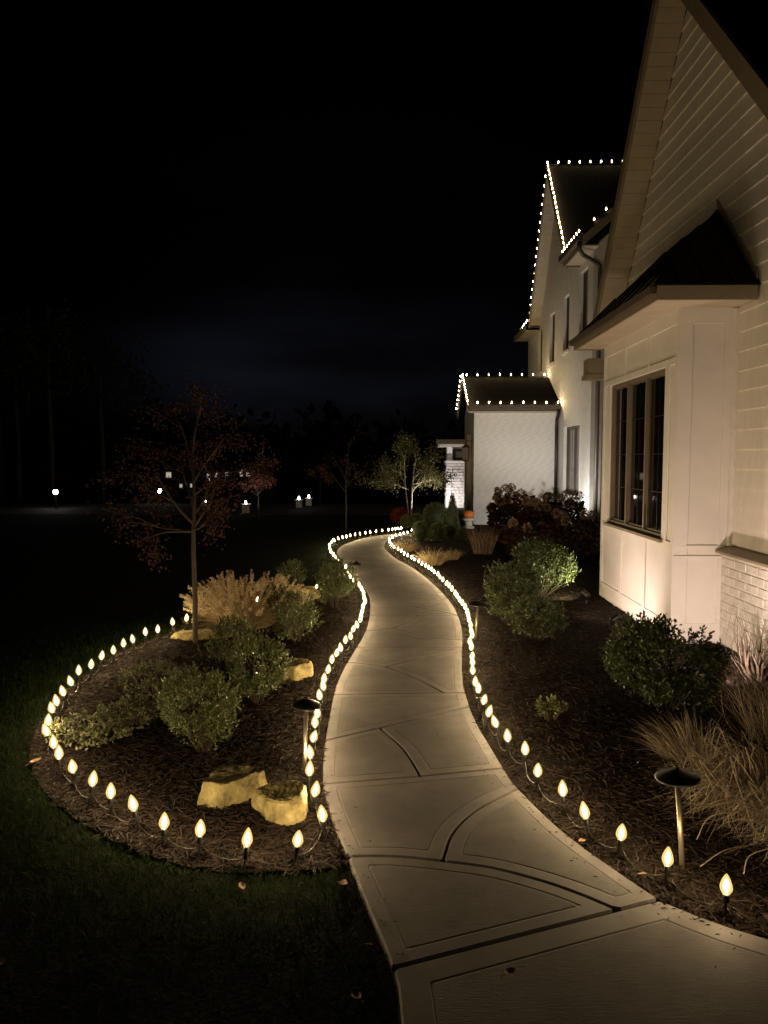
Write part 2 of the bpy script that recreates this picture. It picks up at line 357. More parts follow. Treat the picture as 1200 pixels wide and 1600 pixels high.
def slab(poly, joint=.004, groove=.062, label=None):
    poly = np.array(resample(list(poly)+[poly[0]], .035)[:-1])
    x, y = poly.T
    if (x*np.roll(y,-1)-np.roll(x,-1)*y).sum() < 0: poly = poly[::-1]
    fine = np.array(resample(list(poly)+[poly[0]], .018)[:-1])
    rings = [(joint, -.008), (joint+.006, 0.), (groove, 0.), (groove+.006, -.0018), (groove+.012, 0.)]
    vs = []; ed = []; z = []; rid = []
    for k, (d, h) in enumerate(rings):
        q = inset(fine, d)
        if len(q) < 4: continue
        b = len(vs); vs += [Vector(p) for p in q]; ed += [(b+i, b+(i+1) % len(q)) for i in range(len(q))]
        if k == 0: outer = q
    ov, oe, of, ovv, *_ = delaunay_2d_cdt(vs, ed, [], 0, 1e-5)
    V = np.array([(v.x, v.y) for v in ov]); F = np.array(of); cen = V[F].mean(1); F = F[inpoly(cen, outer)]
    a = V[F]; c2 = (a[:,1,0]-a[:,0,0])*(a[:,2,1]-a[:,0,1])-(a[:,1,1]-a[:,0,1])*(a[:,2,0]-a[:,0,0]); F[c2 < 0] = F[c2 < 0][:, ::-1]
    d = dist_poly(V, fine); Z = np.interp(d, [joint, joint+.006, groove+.0008, groove+.006, groove+.0112, 1], [-.008, 0, 0, -.0018, 0, 0])
    cen = V[F].mean(1); mi = (dist_poly(cen, fine) > groove+.0065).astype(int)
    nb = len(V); ids = [int(np.argmin(np.hypot(V[:,0]-p[0], V[:,1]-p[1]))) for p in outer]
    V3 = np.column_stack([V, Z]); low = V3.copy(); low[:,2] = -.09; V3 = np.concatenate([V3, low])
    sf = []
    for i, j in zip(ids, ids[1:]+ids[:1]):
        if i != j: sf += [(j, i, i+nb), (j, i+nb, j+nb)]
    F = np.concatenate([F, np.array(sf)]); mi = np.concatenate([mi, np.zeros(len(sf), int)])
    o = obj('slab', npmesh('slab', V3, F, ['concrete_band', 'concrete'], mi=mi), walkway); return o
def A(*p): return [np.array(q, float) for q in p]
def C(*p): return catmull(p, 6)
def cat(*ls):
    out = []
    for l in ls:
        for p in l:
            if not out or np.hypot(*(np.array(p)-out[-1])) > .004: out.append(np.array(p, float))
    if np.hypot(*(out[0]-out[-1])) < .004: out.pop()
    return out
J1 = A((-.018,2.266),(.781,2.587),(.956,2.657)); J2a = C((-.202,2.93),(-.003,2.931),(.178,2.901)); J2b = C((.178,2.901),(.372,2.853),(.554,2.762),(.678,2.676),(.781,2.587))
J3 = C((.178,2.901),(.238,3.134),(.361,3.343),(.586,3.574)); J4a = A((-.372,3.6),(.115,3.703)); J4b = A((.115,3.703),(.551,3.809))
J5 = C((-.107,4.38),(.03,4.057),(.115,3.703)); J6a = A((-.412,4.171),(-.107,4.38)); J6b = A((-.107,4.38),(.468,4.773))
J7a = A((-.436,5.007),(.313,5.055)); J7b = A((.313,5.055),(.465,5.065)); J8a = C((-.384,5.809),(-.24,5.765),(-.091,5.688)); J8b = C((-.091,5.688),(.132,5.389),(.313,5.055))
J9 = C((-.091,5.688),(.144,5.913),(.526,6.159)); J10 = A((-.35,6.291),(.549,6.308)); J11a = C((-.268,6.9),(-.16,6.94),(-.052,7.02)); J11b = C((-.052,7.02),(.09,7.25),(.202,7.6))
J12 = C((-.052,7.02),(.287,6.645),(.58,6.555)); J13a = A((-.294,7.6),(.202,7.6)); J13b = A((.202,7.6),(.615,7.6))
R_ = lambda l: list(l)[::-1]
sL = lambda a, b: seg_of(LEd, a, b); sR = lambda a, b: seg_of(REd, a, b)
slab(cat(J1, sR((.956,2.657),(2.6,1.9)), A((2.6,-1.5),(.06,-1.5)), sL((.06,-1.5),(-.018,2.266))), .006, .1)
slab(cat(J1[:2], R_(J2b), R_(J2a), sL((-.202,2.93),(-.018,2.266))))
slab(cat(J2b, J1[1:], sR((.956,2.657),(.586,3.574)), R_(J3)))
slab(cat(J2a, J3, sR((.586,3.574),(.551,3.809)), R_(J4b), R_(J4a), sL((-.372,3.6),(-.202,2.93))))
slab(cat(J4a, R_(J5), R_(J6a), sL((-.412,4.171),(-.372,3.6))))
slab(cat(J4b, sR((.551,3.809),(.468,4.773)), R_(J6b), J5))
slab(cat(J6a, J6b, sR((.468,4.773),(.465,5.065)), R_(J7b), R_(J7a), sL((-.436,5.007),(-.412,4.171))))
slab(cat(J7a, R_(J8b), R_(J8a), sL((-.384,5.809),(-.436,5.007))))
slab(cat(J8b, J7b, sR((.465,5.065),(.526,6.159)), R_(J9)))
slab(cat(J8a, J9, sR((.526,6.159),(.549,6.308)), R_(J10), sL((-.35,6.291),(-.384,5.809))))
slab(cat(J10, sR((.549,6.308),(.58,6.555)), R_(J12), R_(J11a), sL((-.268,6.9),(-.35,6.291))))
slab(cat(J11a, J11b, R_(J13a), sL((-.294,7.6),(-.268,6.9))))
slab(cat(J12, sR((.58,6.555),(.615,7.6)), R_(J13b), R_(J11b)))
J14a = C((-.318,8.3),(-.02,8.2),(.18,8.02)); J14b = C((.18,8.02),(.4,7.85),(.615,7.6)); J15 = A((.18,8.02),(.57,8.55)); J16 = A((-.36,8.85),(.535,8.9))
slab(cat(J13a, J13b, R_(J14b), R_(J14a), sL((-.318,8.3),(-.294,7.6))))
slab(cat(J14b, sR((.615,7.6),(.57,8.55)), R_(J15)))
slab(cat(J14a, J15, sR((.57,8.55),(.535,8.9)), R_(J16), sL((-.36,8.85),(-.318,8.3))))
cuts = [((-.36,8.85),(.535,8.9)), ((-.57,10.05),(.37,10.1)), ((-.8,11.2),(.12,11.35)), ((-1.0,12.4),(-.13,12.55)), ((-1.01,13.78),(-.245,13.75)), ((-.62,15.1),(-.2,14.7)), ((-.12,15.833),(-.024,15.192)), ((.6,16.25),(.7,15.5)), ((1.3,16.35),(1.3,15.5))]
for (a, b), (c, d) in zip(cuts, cuts[1:]): slab(cat(A(a, b), sR(b, d), A(d, c), sL(c, a)), .006)

# mulch beds ---------------------------------------------------------------
def bedz(x, y): return -.012+.006*np.sin(x*7.3+1.1*np.sin(y*5.1))*np.cos(y*6.1+x*2.3)
edge_left = [(-.2,2.89),(-.3,2.85),(-.44,2.83),(-.62,2.825),(-.8,2.86),(-.95,2.915),(-1.1,2.99),(-1.25,3.095),(-1.42,3.235),(-1.6,3.4),(-1.75,3.57),(-1.89,3.77),(-2.0,3.96),(-2.09,4.17),(-2.16,4.4),(-2.22,4.65),(-2.27,4.92),(-2.31,5.2),(-2.31,5.6),(-2.3,6.05),(-2.2,6.5),(-2.07,6.92),(-1.85,7.45),(-1.6,7.95),(-1.35,8.4),(-1.1,8.7),(-.8,8.95),(-.58,9.35),(-.5,9.55)]
edge_left_d = catmull(edge_left, 5)
poly_bed_left = list(edge_left_d) + [q for q in LEd[::-1] if 2.9 < q[1] < 9.5]
poly_bed_right = [q for q in REd if q[1] < 15.49 and q[0] < 1.3] [::1] + A((1.3,15.5),(1.3,16.35),(.6,16.25),(.111,16.041),(-.12,15.9),(-.35,16.6),(-.2,18.2),(0,20.9),(1.2,21.1),(3.83,21.1),(4.3,15),(4.3,9.7),(2.9,9.7),(2.9,4.6),(2.9,2.3))
REs = [q for q in REd if q[0] < 2.0 or q[1] > 2.2]
poly_bed_right = REs + poly_bed_right[[i for i, q in enumerate(poly_bed_right) if abs(q[0]-1.3) < 1e-6 and abs(q[1]-16.35) < 1e-6][0]:]
def fill_pts(poly, n, margin=.03):
    P = np.array(poly); lo, hi = P.min(0), P.max(0); q = RNG.uniform(lo, hi, (n*3, 2)); q = q[inpoly(q, P)]; q = q[dist_poly(q, P) > margin]; return q[:n]
bed_l = obj('mulch_bed_left', cdt_mesh('mulch_bed_left', poly_bed_left, 'mulch', lambda V: bedz(V[:,0], V[:,1]), fill_pts(poly_bed_left, 2500), -.07), kind='structure')
bed_r = obj('mulch_bed_right', cdt_mesh('mulch_bed_right', poly_bed_right, 'mulch', lambda V: bedz(V[:,0], V[:,1]), fill_pts(poly_bed_right, 3500), -.07), kind='structure')
def chips(poly, n, ymax, power=1.6):
    P = np.array(poly); lo, hi = P.min(0), P.max(0); q = RNG.uniform(lo, hi, (n*14, 2)); keep = RNG.uniform(size=len(q)) < np.clip((3.2/np.maximum(q[:,1], 2.5))**power, 0, 1)
    q = q[keep & (q[:,1] < ymax)]; q = q[inpoly(q, P)][:n]; m = len(q)
    z = bedz(q[:,0], q[:,1])+RNG.uniform(-.001, .011, m); c = np.column_stack([q, z])
    a = RNG.uniform(0, 2*PI, m); D = np.column_stack([np.cos(a), np.sin(a), RNG.normal(0, .22, m)]); D = unit(D); U = unit(np.array([0,0,1.])+RNG.normal(0, .35, (m,3))); R = unit(np.cross(D, U)); U = np.cross(R, D)
    L = (RNG.gamma(2.2, .009, m)+.006)[:,None]; w = (RNG.uniform(.0015, .005, m))[:,None]; h = (RNG.uniform(.0008, .0022, m))[:,None]
    V = np.stack([c-D*L-R*w*.6, c-D*L*.9+R*w, c+D*L+R*w*.5, c+D*L*.85-R*w, c+U*h*2.2-D*L*.4, c+U*h*2+D*L*.5], 1).reshape(-1,3)
    b = np.arange(m)[:,None]*6; T = np.concatenate([b+t for t in ([0,1,4],[1,2,5],[1,5,4],[2,3,5],[3,0,4],[3,4,5])]); return V, T
obj('mulch_chips', npmesh('mulch_chips_a', *chips(poly_bed_left, 26000, 9.5), 'chip'), kind='stuff', label='shredded bark mulch chips covering the left bed', category='mulch')
obj('mulch_chips', npmesh('mulch_chips_b', *chips(poly_bed_right, 30000, 13), 'chip'), kind='stuff', label='shredded bark mulch chips covering the bed along the house', category='mulch')

# crumbs of mulch kicked onto the slab margins
cp = []
for E_, sg in ((LEd, 1), (REd, -1)):
    Q = E_[(E_[:,1] > 2.3) & (E_[:,1] < 11)]
    for _ in range(230):
        k = random.randrange(len(Q)-1); a = Q[k]+(Q[k+1]-Q[k])*random.random(); d_ = Q[k+1]-Q[k]; n_ = np.array([d_[1], -d_[0]])/np.hypot(*d_); cp.append(a+n_*sg*min(random.expovariate(22), .3)*(1 if sg > 0 else 1))
cp = np.array([p for p in cp]); m = len(cp); a = RNG.uniform(0, 6.28, m); D = np.column_stack([np.cos(a), np.sin(a), np.zeros(m)]); R3 = np.column_stack([-np.sin(a), np.cos(a), np.zeros(m)]); c = np.column_stack([cp, np.full(m, .0012)])
L_ = RNG.uniform(.003,.013,m)[:,None]; w_ = RNG.uniform(.001,.0028,m)[:,None]; up = np.array([0,0,1.])*RNG.uniform(.001,.003,m)[:,None]
V = np.stack([c-D*L_, c-R3*w_, c+D*L_, c+R3*w_, c+up], 1).reshape(-1,3); b = np.arange(m)[:,None]*5
obj('mulch_crumbs', npmesh('mulch_crumbs', V, np.concatenate([b+t for t in ([0,1,4],[1,2,4],[2,3,4],[3,0,4])]), 'chip'), kind='stuff', label='mulch crumbs scattered along the walkway margins', category='mulch')

# turf blades ---------------------------------------------------------------
def turf(n, lo, hi, dens):
    q = RNG.uniform(lo, hi, (n, 2)); bad = inpoly(q, np.array(poly_bed_left)) | inpoly(q, np.array(walk_poly)) | inpoly(q, np.array(poly_bed_right)); q = q[~bad]
    q = q[RNG.uniform(size=len(q)) < dens(q)]; m = len(q); P = np.column_stack([q, np.full(m, -.026)])
    D = np.column_stack([RNG.normal(0, .38, m), RNG.normal(0, .38, m), np.ones(m)])
    return blades(P, D, RNG.uniform(.028, .065, m), RNG.uniform(.0022, .0038, m), RNG.uniform(.1, .6, m), 2)[:2]
el = np.array(poly_bed_left); wl = np.array(walk_poly)
def dn(q): return np.clip(1.25-dist_poly(q, el)/.75, .16, 1)
def df(q): return np.clip(1.2-dist_poly(q, wl)/.7, .1, 1)
parts = [turf(120000, (-3.4,1.5), (.1,7.2), dn), turf(50000, (-2.6,7.0), (-.2,10), dn), turf(42000, (-2.4,10), (.6,17.2), df)]
obj('grass_blades', npmesh('grass_blades', *merge(parts), 'blade'), kind='stuff', label='short mown grass of the lawn left of the walkway', category='grass')

# ================================================================== HOUSE
house = thing('house', 'white brick and siding house with bay window and light strings on its gables', 'house', (2.86, 7.7, 0))
HL = Vector((2.86, 7.7, 0))
def part(name, me, parent=None, **pr):
    """mesh given in world coordinates, parented under the house or one of its parts"""
    o = obj(name, me, parent or house, **pr)
    if parent is None: o.location = -HL
    return o
def wall_holes(axis, plane, depth, outline, holes, name, m):
    """wall with openings; outline/holes are 2D (y,z) for axis 0 or (x,z) for axis 1; depth = signed thickness"""
    vs = [Vector(p) for p in outline]; n = len(vs); ed = [(i,(i+1) % n) for i in range(n)]
    for h in holes:
        b = len(vs); (a0, z0, a1, z1) = h; vs += [Vector((a0,z0)), Vector((a1,z0)), Vector((a1,z1)), Vector((a0,z1))]; ed += [(b,b+1),(b+1,b+2),(b+2,b+3),(b+3,b)]
    ov, oe, of, *_ = delaunay_2d_cdt(vs, ed, [], 0, 1e-5); V = np.array([(v.x, v.y) for v in ov]); F = np.array(of); c = V[F].mean(1); k = inpoly(c, np.array(outline))
    for (a0, z0, a1, z1) in holes: k &= ~((c[:,0] > a0) & (c[:,0] < a1) & (c[:,1] > z0) & (c[:,1] < z1))
    F = F[k]; mk = lambda u, w, d: (plane+d, u, w) if axis == 0 else (u, plane+d, w)
    mb = MB(); mb.add([mk(u, w, 0) for u, w in V] + [mk(u, w, depth) for u, w in V], [tuple(t) for t in F] + [tuple(np.array(t[::-1])+len(V)) for t in F])
    loops = [list(map(tuple, outline))] + [[(a0,z0),(a1,z0),(a1,z1),(a0,z1)] for a0, z0, a1, z1 in holes]
    for lp in loops:
        for p, q in zip(lp, lp[1:]+lp[:1]): mb.add([mk(*p,0), mk(*q,0), mk(*q,depth), mk(*p,depth)], [(0,1,2,3)])
    me = mb.mesh(name, m); bm = bmesh.new(); bm.from_mesh(me); bmesh.ops.remove_doubles(bm, verts=bm.verts, dist=1e-5); bmesh.ops.recalc_face_normals(bm, faces=bm.faces); bm.to_mesh(me); bm.free(); return me

# --- near gable block: rake (soffit) lines in the plane of the wall
AP = (7.70, 6.28)
def rake(y): return AP[1]-1.31*(y-AP[0]) if y >= AP[0] else AP[1]-1.03*(AP[0]-y)
XW = 2.86
gw = part('gable_wall', MB().prism([(4.6,0),(9.75,0),(9.75,rake(9.75)),AP,(4.6,rake(4.6))], 0, XW+.02, XW+.3).mesh('gable_wall','siding'))
z = .86
while z < AP[1]-.03:
    h = .162; zt = min(z+h, AP[1]-.01)
    y0b, y1b = max(4.6, AP[0]-(AP[1]-z)/1.03), min(9.75, AP[0]+(AP[1]-z)/1.31); y0t, y1t = max(4.6, AP[0]-(AP[1]-zt)/1.03), min(9.75, AP[0]+(AP[1]-zt)/1.31)
    lo, hi = XW-.011, XW+.002
    def board(ya, yb, yc, yd):
        return MB().add([(lo,ya,z),(lo,yb,z),(hi,yd,zt),(hi,yc,zt),(XW+.02,ya,z),(XW+.02,yb,z),(XW+.02,yd,zt),(XW+.02,yc,zt)], [(0,3,2,1),(0,1,5,4),(3,7,6,2),(0,4,7,3),(1,2,6,5)])
    if zt <= 2.85:
        part('siding_board', board(y0b, 6.47, y0t, 6.47).mesh('siding_board','siding'), gw); part('siding_board', board(8.83, y1b, 8.83, y1t).mesh('siding_board','siding'), gw)
    else: part('siding_board', board(y0b, y1b, y0t, y1t).mesh('siding_board','siding'), gw)
    z += h
# painted brick base with sloped cap
bbs = [part('brick_base', MB().box((2.795,a,-.1),(2.858,b,.8)).mesh('brick_base','white_brick')) for a, b in ((4.6,6.53),(8.83,9.75))]
bme = None
def brick_mesh(l, h, d, key={}):
    k = (round(l,3), round(h,3), round(d,3))
    if k not in key:
        b = .006; mb = MB(); x = l/2; zz = h/2
        e = b if d > .005 else 0; mb.add([(-d,-x+e,-zz+b),(-d,x-e,-zz+b),(-d,x-e,zz-b),(-d,-x+e,zz-b),(0,-x,-zz),(0,x,-zz),(0,x,zz),(0,-x,zz)], [(0,3,2,1),(0,1,5,4),(1,2,6,5),(2,3,7,6),(3,0,4,7)])
        key[k] = mb.mesh('brick','white_brick')
    return key[k]
for c in range(10):
    for bb, (ya, yb) in zip(bbs, ((4.95,6.53),(8.83,9.75))):
        y = ya-(.1 if c % 2 else 0)
        while y < yb:
            a, b = max(y, ya), min(y+.196, yb)
            if b-a > .05:
                o = part('brick', brick_mesh(b-a, .067, .006), bb); o.location = (2.795, (a+b)/2, .034+c*.0755); o.rotation_euler = (random.uniform(-.008,.008), 0, random.uniform(-.02,.02))
            y += .203
for a, b in ((4.6,6.525),(8.835,9.76)): part('base_cap', MB().prism([(2.735,.785),(2.858,.785),(2.858,.845),(2.735,.805)], 1, a, b).mesh('base_cap','tan_trim'))
part('corner_board', MB().box((2.825,6.472,.846),(2.86,6.528,2.85)).mesh('corner_board','white_paint'))

# gable roof slabs, soffit boards, rake boards
def slope_prism(y0, z0, y1, z1, x0, x1, th): return MB().prism([(y0,z0),(y1,z1),(y1,z1+th),(y0,z0+th)], 0, x0, x1)
part('roof', slope_prism(AP[0], AP[1]+.02, 10.05, rake(10.05)+.02, 2.57, 7.0, .17).mesh('roof','shingle'), label='far slope of the near gable roof')
part('roof', slope_prism(AP[0]-.002, AP[1]+.02, 4.35, rake(4.35)+.02, 2.57, 7.0, .17).mesh('roof','shingle'), label='near slope of the near gable roof')
part('rake_board', slope_prism(AP[0], AP[1]-.015, 10.05, rake(10.05)-.015, 2.535, 2.568, .2).mesh('rake_board','tan_trim'))
part('rake_board', slope_prism(AP[0]-.002, AP[1]-.015, 4.35, rake(4.35)-.015, 2.535, 2.568, .2).mesh('rake_board','tan_trim'))
sf = part('soffit', slope_prism(AP[0], AP[1]+.012, 10.0, rake(10.0)+.012, 2.571, 2.856, .006).mesh('soffit','bronze'))
yy = AP[0]+.02
while yy < 9.95:
    y2 = min(yy+.074, 10.0); part('soffit_board', slope_prism(yy, rake(yy)-.008, y2, rake(y2)-.008, 2.571, 2.848, .018).mesh('soffit_board','soffit'), sf); yy += .0775
sf2 = part('soffit', slope_prism(AP[0]-.002, AP[1]+.012, 4.4, rake(4.4)+.012, 2.571, 2.856, .006).mesh('soffit','bronze'))
yy = AP[0]-.03
while yy > 4.5:
    y2 = yy-.09; part('soffit_board', slope_prism(yy, rake(yy)-.008, y2, rake(y2)-.008, 2.571, 2.848, .018).mesh('soffit_board','soffit'), sf2); yy -= .094
part('eave_return', MB().box((2.42,9.77,2.66),(2.86,10.02,2.86)).box((2.40,9.76,2.60),(2.86,10.03,2.659)).mesh('eave_return','tan_trim'))
part('side_wall', MB().box((2.9,9.6,-.1),(7,9.748,3.4)).mesh('side_wall','white_paint'))

# --- bay -----------------------------------------------------------------
BX, BY0, BY1, BT = 2.38, 6.53, 8.83, 2.86
WY0, WY1, WZ0, WZ1 = 6.81, 8.56, .87, 2.40
bay = part('bay_wall', wall_holes(0, BX, .12, [(BY0,-.08),(BY1,-.08),(BY1,BT),(BY0,BT)], [(WY0,WZ0,WY1,WZ1)], 'bay_wall', 'white_paint'))
for a, b in ((BY0+.001,BY0+.1),(BY1-.1,BY1-.001)): part('bay_side_wall', MB().box((BX+.122,a,-.08),(2.857,b,BT)).mesh('bay_side_wall','white_paint'))
def trim(a, b): part('panel_rail', MB().box(a, b).mesh('panel_rail','white_paint'), bay)
T = .014; f0 = BX-T
trim((f0,BY0-T,-.08),(BX-.0005,BY1,.16)); trim((f0,BY0-T,.80),(BX-.0005,BY1,.868)); trim((f0,BY0-T,2.402),(BX-.0005,BY1,2.46)); trim((f0,BY0-T,2.735),(BX-.0005,BY1,BT))
for y in (6.53-T, 7.235, 8.0, 8.76): w = .07 if y > 6.6 else .06; trim((f0,y,.1605),(BX-.0005,y+w,.7995)); trim((f0,y,2.4605),(BX-.0005,y+w,2.7345))
trim((f0,BY0-T,.8685),(BX-.0005,6.575,2.4015)); trim((f0,6.70,.8685),(BX-.0005,WY0-.002,2.4015)); trim((f0,WY1+.002,.8685),(BX-.0005,8.64,2.4015)); trim((f0,8.76,.8685),(BX-.0005,BY1,2.4015))
g0 = BY0-T   # near return face panels (facing the camera)
for a, b in (((BX,.0,-.08),(2.795,0,.16)), ((BX,0,.735),(2.795,0,.755)), ((BX,0,.825),(2.795,0,.845)), ((BX,0,2.73),(2.86,0,BT)), ((BX,0,.1605),(2.485,0,.7345)), ((2.755,0,.1605),(2.793,0,.7345)), ((BX,0,.8455),(2.485,0,2.7295)), ((2.76,0,.8455),(2.824,0,2.7295))):
    trim((a[0],g0,a[2]),(b[0],BY0+.0005,b[2]))
# window: three sashes, each with a grid of panes
def window(name, axis, plane, a0, a1, z0, z1, nsash, cols, rows, frame='sash_tan', glass='glass', inset_=.03, fw=.045, label=None, mw=.006, s=.028):
    """plane = outer wall face; parts sit recessed behind it. axis 0: wall faces -x, a = y; axis 1: wall faces -y, a = x"""
    def bx(mb, a, z, b, zz, d0, d1): return mb.box((plane+d0,a,z),(plane+d1,b,zz)) if axis == 0 else mb.box((a,plane+d0,z),(b,plane+d1,zz))
    mb = MB(); i = inset_
    bx(mb, a0+.001, z0+.001, a1-.001, z0+fw, i-.02, i+.06); bx(mb, a0+.001, z1-fw, a1-.001, z1-.001, i-.02, i+.06)
    sw = (a1-a0)/nsash
    bx(mb, a0+.001, z0+fw+.0005, a0+fw, z1-fw-.0005, i-.02, i+.06); bx(mb, a1-fw, z0+fw+.0005, a1-.001, z1-fw-.0005, i-.02, i+.06)
    for k in range(1, nsash): bx(mb, a0+sw*k-fw*.55, z0+fw+.0005, a0+sw*k+fw*.55, z1-fw-.0005, i-.02, i+.06)
    w = part('window', mb.mesh(name, frame))
    if label: w['label'] = label
    for k in range(nsash):
        b0 = a0+sw*k+(fw if k == 0 else fw*.55); b1 = a0+sw*(k+1)-(fw if k == nsash-1 else fw*.55); c0, c1 = z0+fw, z1-fw
        sm = MB(); bx(sm, b0, c0, b1, c0+s, i+.005, i+.045); bx(sm, b0, c1-s, b1, c1, i+.005, i+.045); bx(sm, b0, c0+s, b0+s, c1-s, i+.005, i+.045); bx(sm, b1-s, c0+s, b1, c1-s, i+.005, i+.045)
        part('sash', sm.mesh('sash', frame), w)
        b0 += s; b1 -= s; c0 += s; c1 -= s; cw = (b1-b0)/cols; rh = (c1-c0)/rows
        for r in range(rows):
            for c in range(cols):
                pm = MB(); bx(pm, b0+c*cw+.003, c0+r*rh+.003, b0+(c+1)*cw-.003, c0+(r+1)*rh-.003, i+.022, i+.028); o = part('pane', pm.mesh('pane', glass), w)
        for c in range(1, cols): mm = MB(); bx(mm, b0+c*cw-mw, c0, b0+c*cw+mw, c1, i+.014, i+.036); part('muntin', mm.mesh('muntin', frame if glass == 'glass_curtain' else 'black_metal'), w)
        for r in range(1, rows): mm = MB(); bx(mm, b0, c0+r*rh-mw, b1, c0+r*rh+mw, i+.0145, i+.0355); part('muntin', mm.mesh('muntin', frame if glass == 'glass_curtain' else 'black_metal'), w)
    bk = MB(); bx(bk, a0+.004, z0+.004, a1-.004, z1-.004, i+.066, i+.075); part('back_panel', bk.mesh('back_panel', 'black_plastic'), w)  # plain black sheet closing the opening behind the panes
    return w
bw = window('bay_window', 0, BX, WY0, WY1, WZ0, WZ1, 3, 2, 4, 'sash_tan', fw=.034, mw=.0035, s=.02, label='triple casement window with dark glass in the bay')
part('sill', MB().box((BX-.045,WY0-.04,WZ0-.028),(BX+.02,WY1+.04,WZ0-.0015)).mesh('sill','sash_tan'), bw)
# bay roof with eaves
EX, EY0, EY1, EZ = 2.05, 6.13, 8.98, 2.86
part('bay_soffit', MB().box((EX+.02,EY0+.02,EZ),(XW-.017,EY1-.02,EZ+.012)).mesh('bay_soffit','soffit'))
part('fascia', MB().box((EX,EY0+.021,EZ-.012),(EX+.019,EY1,EZ+.1)).mesh('fascia','tan_trim')); part('fascia', MB().box((EX,EY0,EZ-.012),(XW-.018,EY0+.02,EZ+.1)).mesh('fascia','tan_trim')); part('fascia', MB().box((EX+.0195,EY1-.019,EZ-.012),(XW-.018,EY1,EZ+.1)).mesh('fascia','tan_trim'))
rz0, rz1 = EZ+.103, 3.8; ex, e0, e1 = EX-.03, EY0-.03, EY1+.03; w1, w2 = 6.99, 8.15
rb = MB(); rb.add([(ex,e0,rz0),(ex,e1,rz0),(XW,e1,rz0),(XW,e0,rz0),(XW,w1,rz1),(XW,w2,rz1)], [(0,4,5,1),(0,3,4),(1,5,2),(3,2,5,4),(0,1,2,3)])
rf = part('bay_roof', rb.mesh('bay_roof','metal_roof'))
def seam(a, b): part('roof_seam', MB().tube([a, b], .009, 5).mesh('roof_seam','metal_roof'), rf)
seam((ex,e0,rz0+.008),(XW-.01,w1,rz1+.008))
for t in (.25,.5,.75): seam((ex+t*(XW-ex),e0,rz0+.008),(ex+t*(XW-ex)+.0*(1-t),e0+t*(w1-e0)*.96,rz0+t*(rz1-rz0)*.96+.008))
for k in range(1, 7): y = e0+(e1-e0)*k/7; ty = min((y-e0)/(w1-e0), 1, (e1-y)/(e1-w2)); seam((ex,y,rz0+.008),(ex+(XW-ex)*ty*.97,y,rz0+(rz1-rz0)*ty*.97+.008))
part('gutter', MB().prism([(EX-.05,2.90),(EX-.002,2.90),(EX-.002,2.955),(EX-.062,2.955)], 1, EY0+.01, EY1).mesh('gutter','bronze'))
part('flashing', MB().add([(2.835,6.15,3.0),(2.84,6.98,3.84),(2.84,6.98,3.9),(2.835,6.15,3.06),(2.85,6.15,3.0),(2.85,6.98,3.84),(2.85,6.98,3.9),(2.85,6.15,3.06)], [(0,3,2,1),(4,5,6,7),(0,1,5,4),(3,7,6,2),(0,4,7,3),(1,2,6,5)]).mesh('flashing','tan_trim'))

# --- two storey block ------------------------------------------------------
MX = 3.83; AY_, AZ_ = 18.55, 8.38
holes = [(16.1,.78,17.62,2.3), (15.62,4.19,16.3,5.47), (17.28,4.04,17.86,5.28), (18.85,3.95,19.45,5.18), (20.45,3.9,21.0,5.05)]
mw = part('front_wall', wall_holes(0, MX, .25, [(15.2,-.1),(22.6,-.1),(22.6,5.1),(20.95,5.1),(AY_,AZ_-.15),(16.6,5.72),(15.2,5.72)], holes, 'front_wall', 'facade_brick'))
window('ground_window', 0, MX, *[holes[0][k] for k in (0,2,1,3)], 2, 2, 3, 'bronze', 'glass_curtain', .09, label='twin bronze framed window low on the white brick front')
for h, lb in zip(holes[1:], ('narrow upper window nearest the corner downpipe', 'second narrow upper window from the corner downpipe', 'narrow upper window lit yellow by the porch ridge bulbs', 'farthest narrow upper window beside the low eave')):
    window('upper_window', 0, MX, h[0], h[2], h[1], h[3], 1, 1, 3, 'bronze', 'glass_curtain', .09, .04, label=lb)
for h in holes: part('window_sill', MB().box((MX-.04,h[0]-.03,h[1]-.07),(MX-.001,h[2]+.03,h[1]-.003)).mesh('window_sill','white_brick'))
part('end_wall', MB().prism([(3.835,-.1),(8,-.1),(8,9.3),(3.835,5.72)], 1, 15.202, 15.4).mesh('end_wall','white_brick'))
# roofs
part('roof', slope_prism(AY_, AZ_, 16.3, 5.62, 3.56, 9, .14).mesh('roof','shingle'), label='near slope of the tall gable roof'); part('roof', slope_prism(AY_+.002, AZ_, 20.8, 5.13, 3.56, 9, .14).mesh('roof','shingle'), label='far slope of the tall gable roof')
part('rake_board', slope_prism(AY_, AZ_-.05, 16.3, 5.57, 3.52, 3.558, .2).mesh('rake_board','tan_trim')); part('rake_board', slope_prism(AY_+.002, AZ_-.05, 20.8, 5.08, 3.52, 3.558, .2).mesh('rake_board','tan_trim'))
sf3 = part('soffit', slope_prism(AY_+.01, AZ_-.035, 20.8, 5.1, 3.56, 3.828, .012).mesh('soffit','bronze'))
n = 22
for k in range(n):
    ya = AY_+.03+(20.75-AY_-.03)*k/n; yb = AY_+.03+(20.75-AY_-.03)*(k+.95)/n; fz = lambda y: AZ_-(y-AY_)*(AZ_-5.13)/(20.8-AY_)-.055
    part('soffit_board', slope_prism(ya, fz(ya), yb, fz(yb), 3.56, 3.826, .018).mesh('soffit_board','soffit'), sf3)
part('soffit', slope_prism(AY_-.01, AZ_-.04, 16.3, 5.58, 3.56, 3.828, .02).mesh('soffit','soffit'))
part('roof', MB().prism([(3.5,5.72),(9,10.45),(9,10.6),(3.5,5.86)], 1, 14.78, 16.42).mesh('roof','shingle'), label='corner roof rising behind the bulb lined gutter')
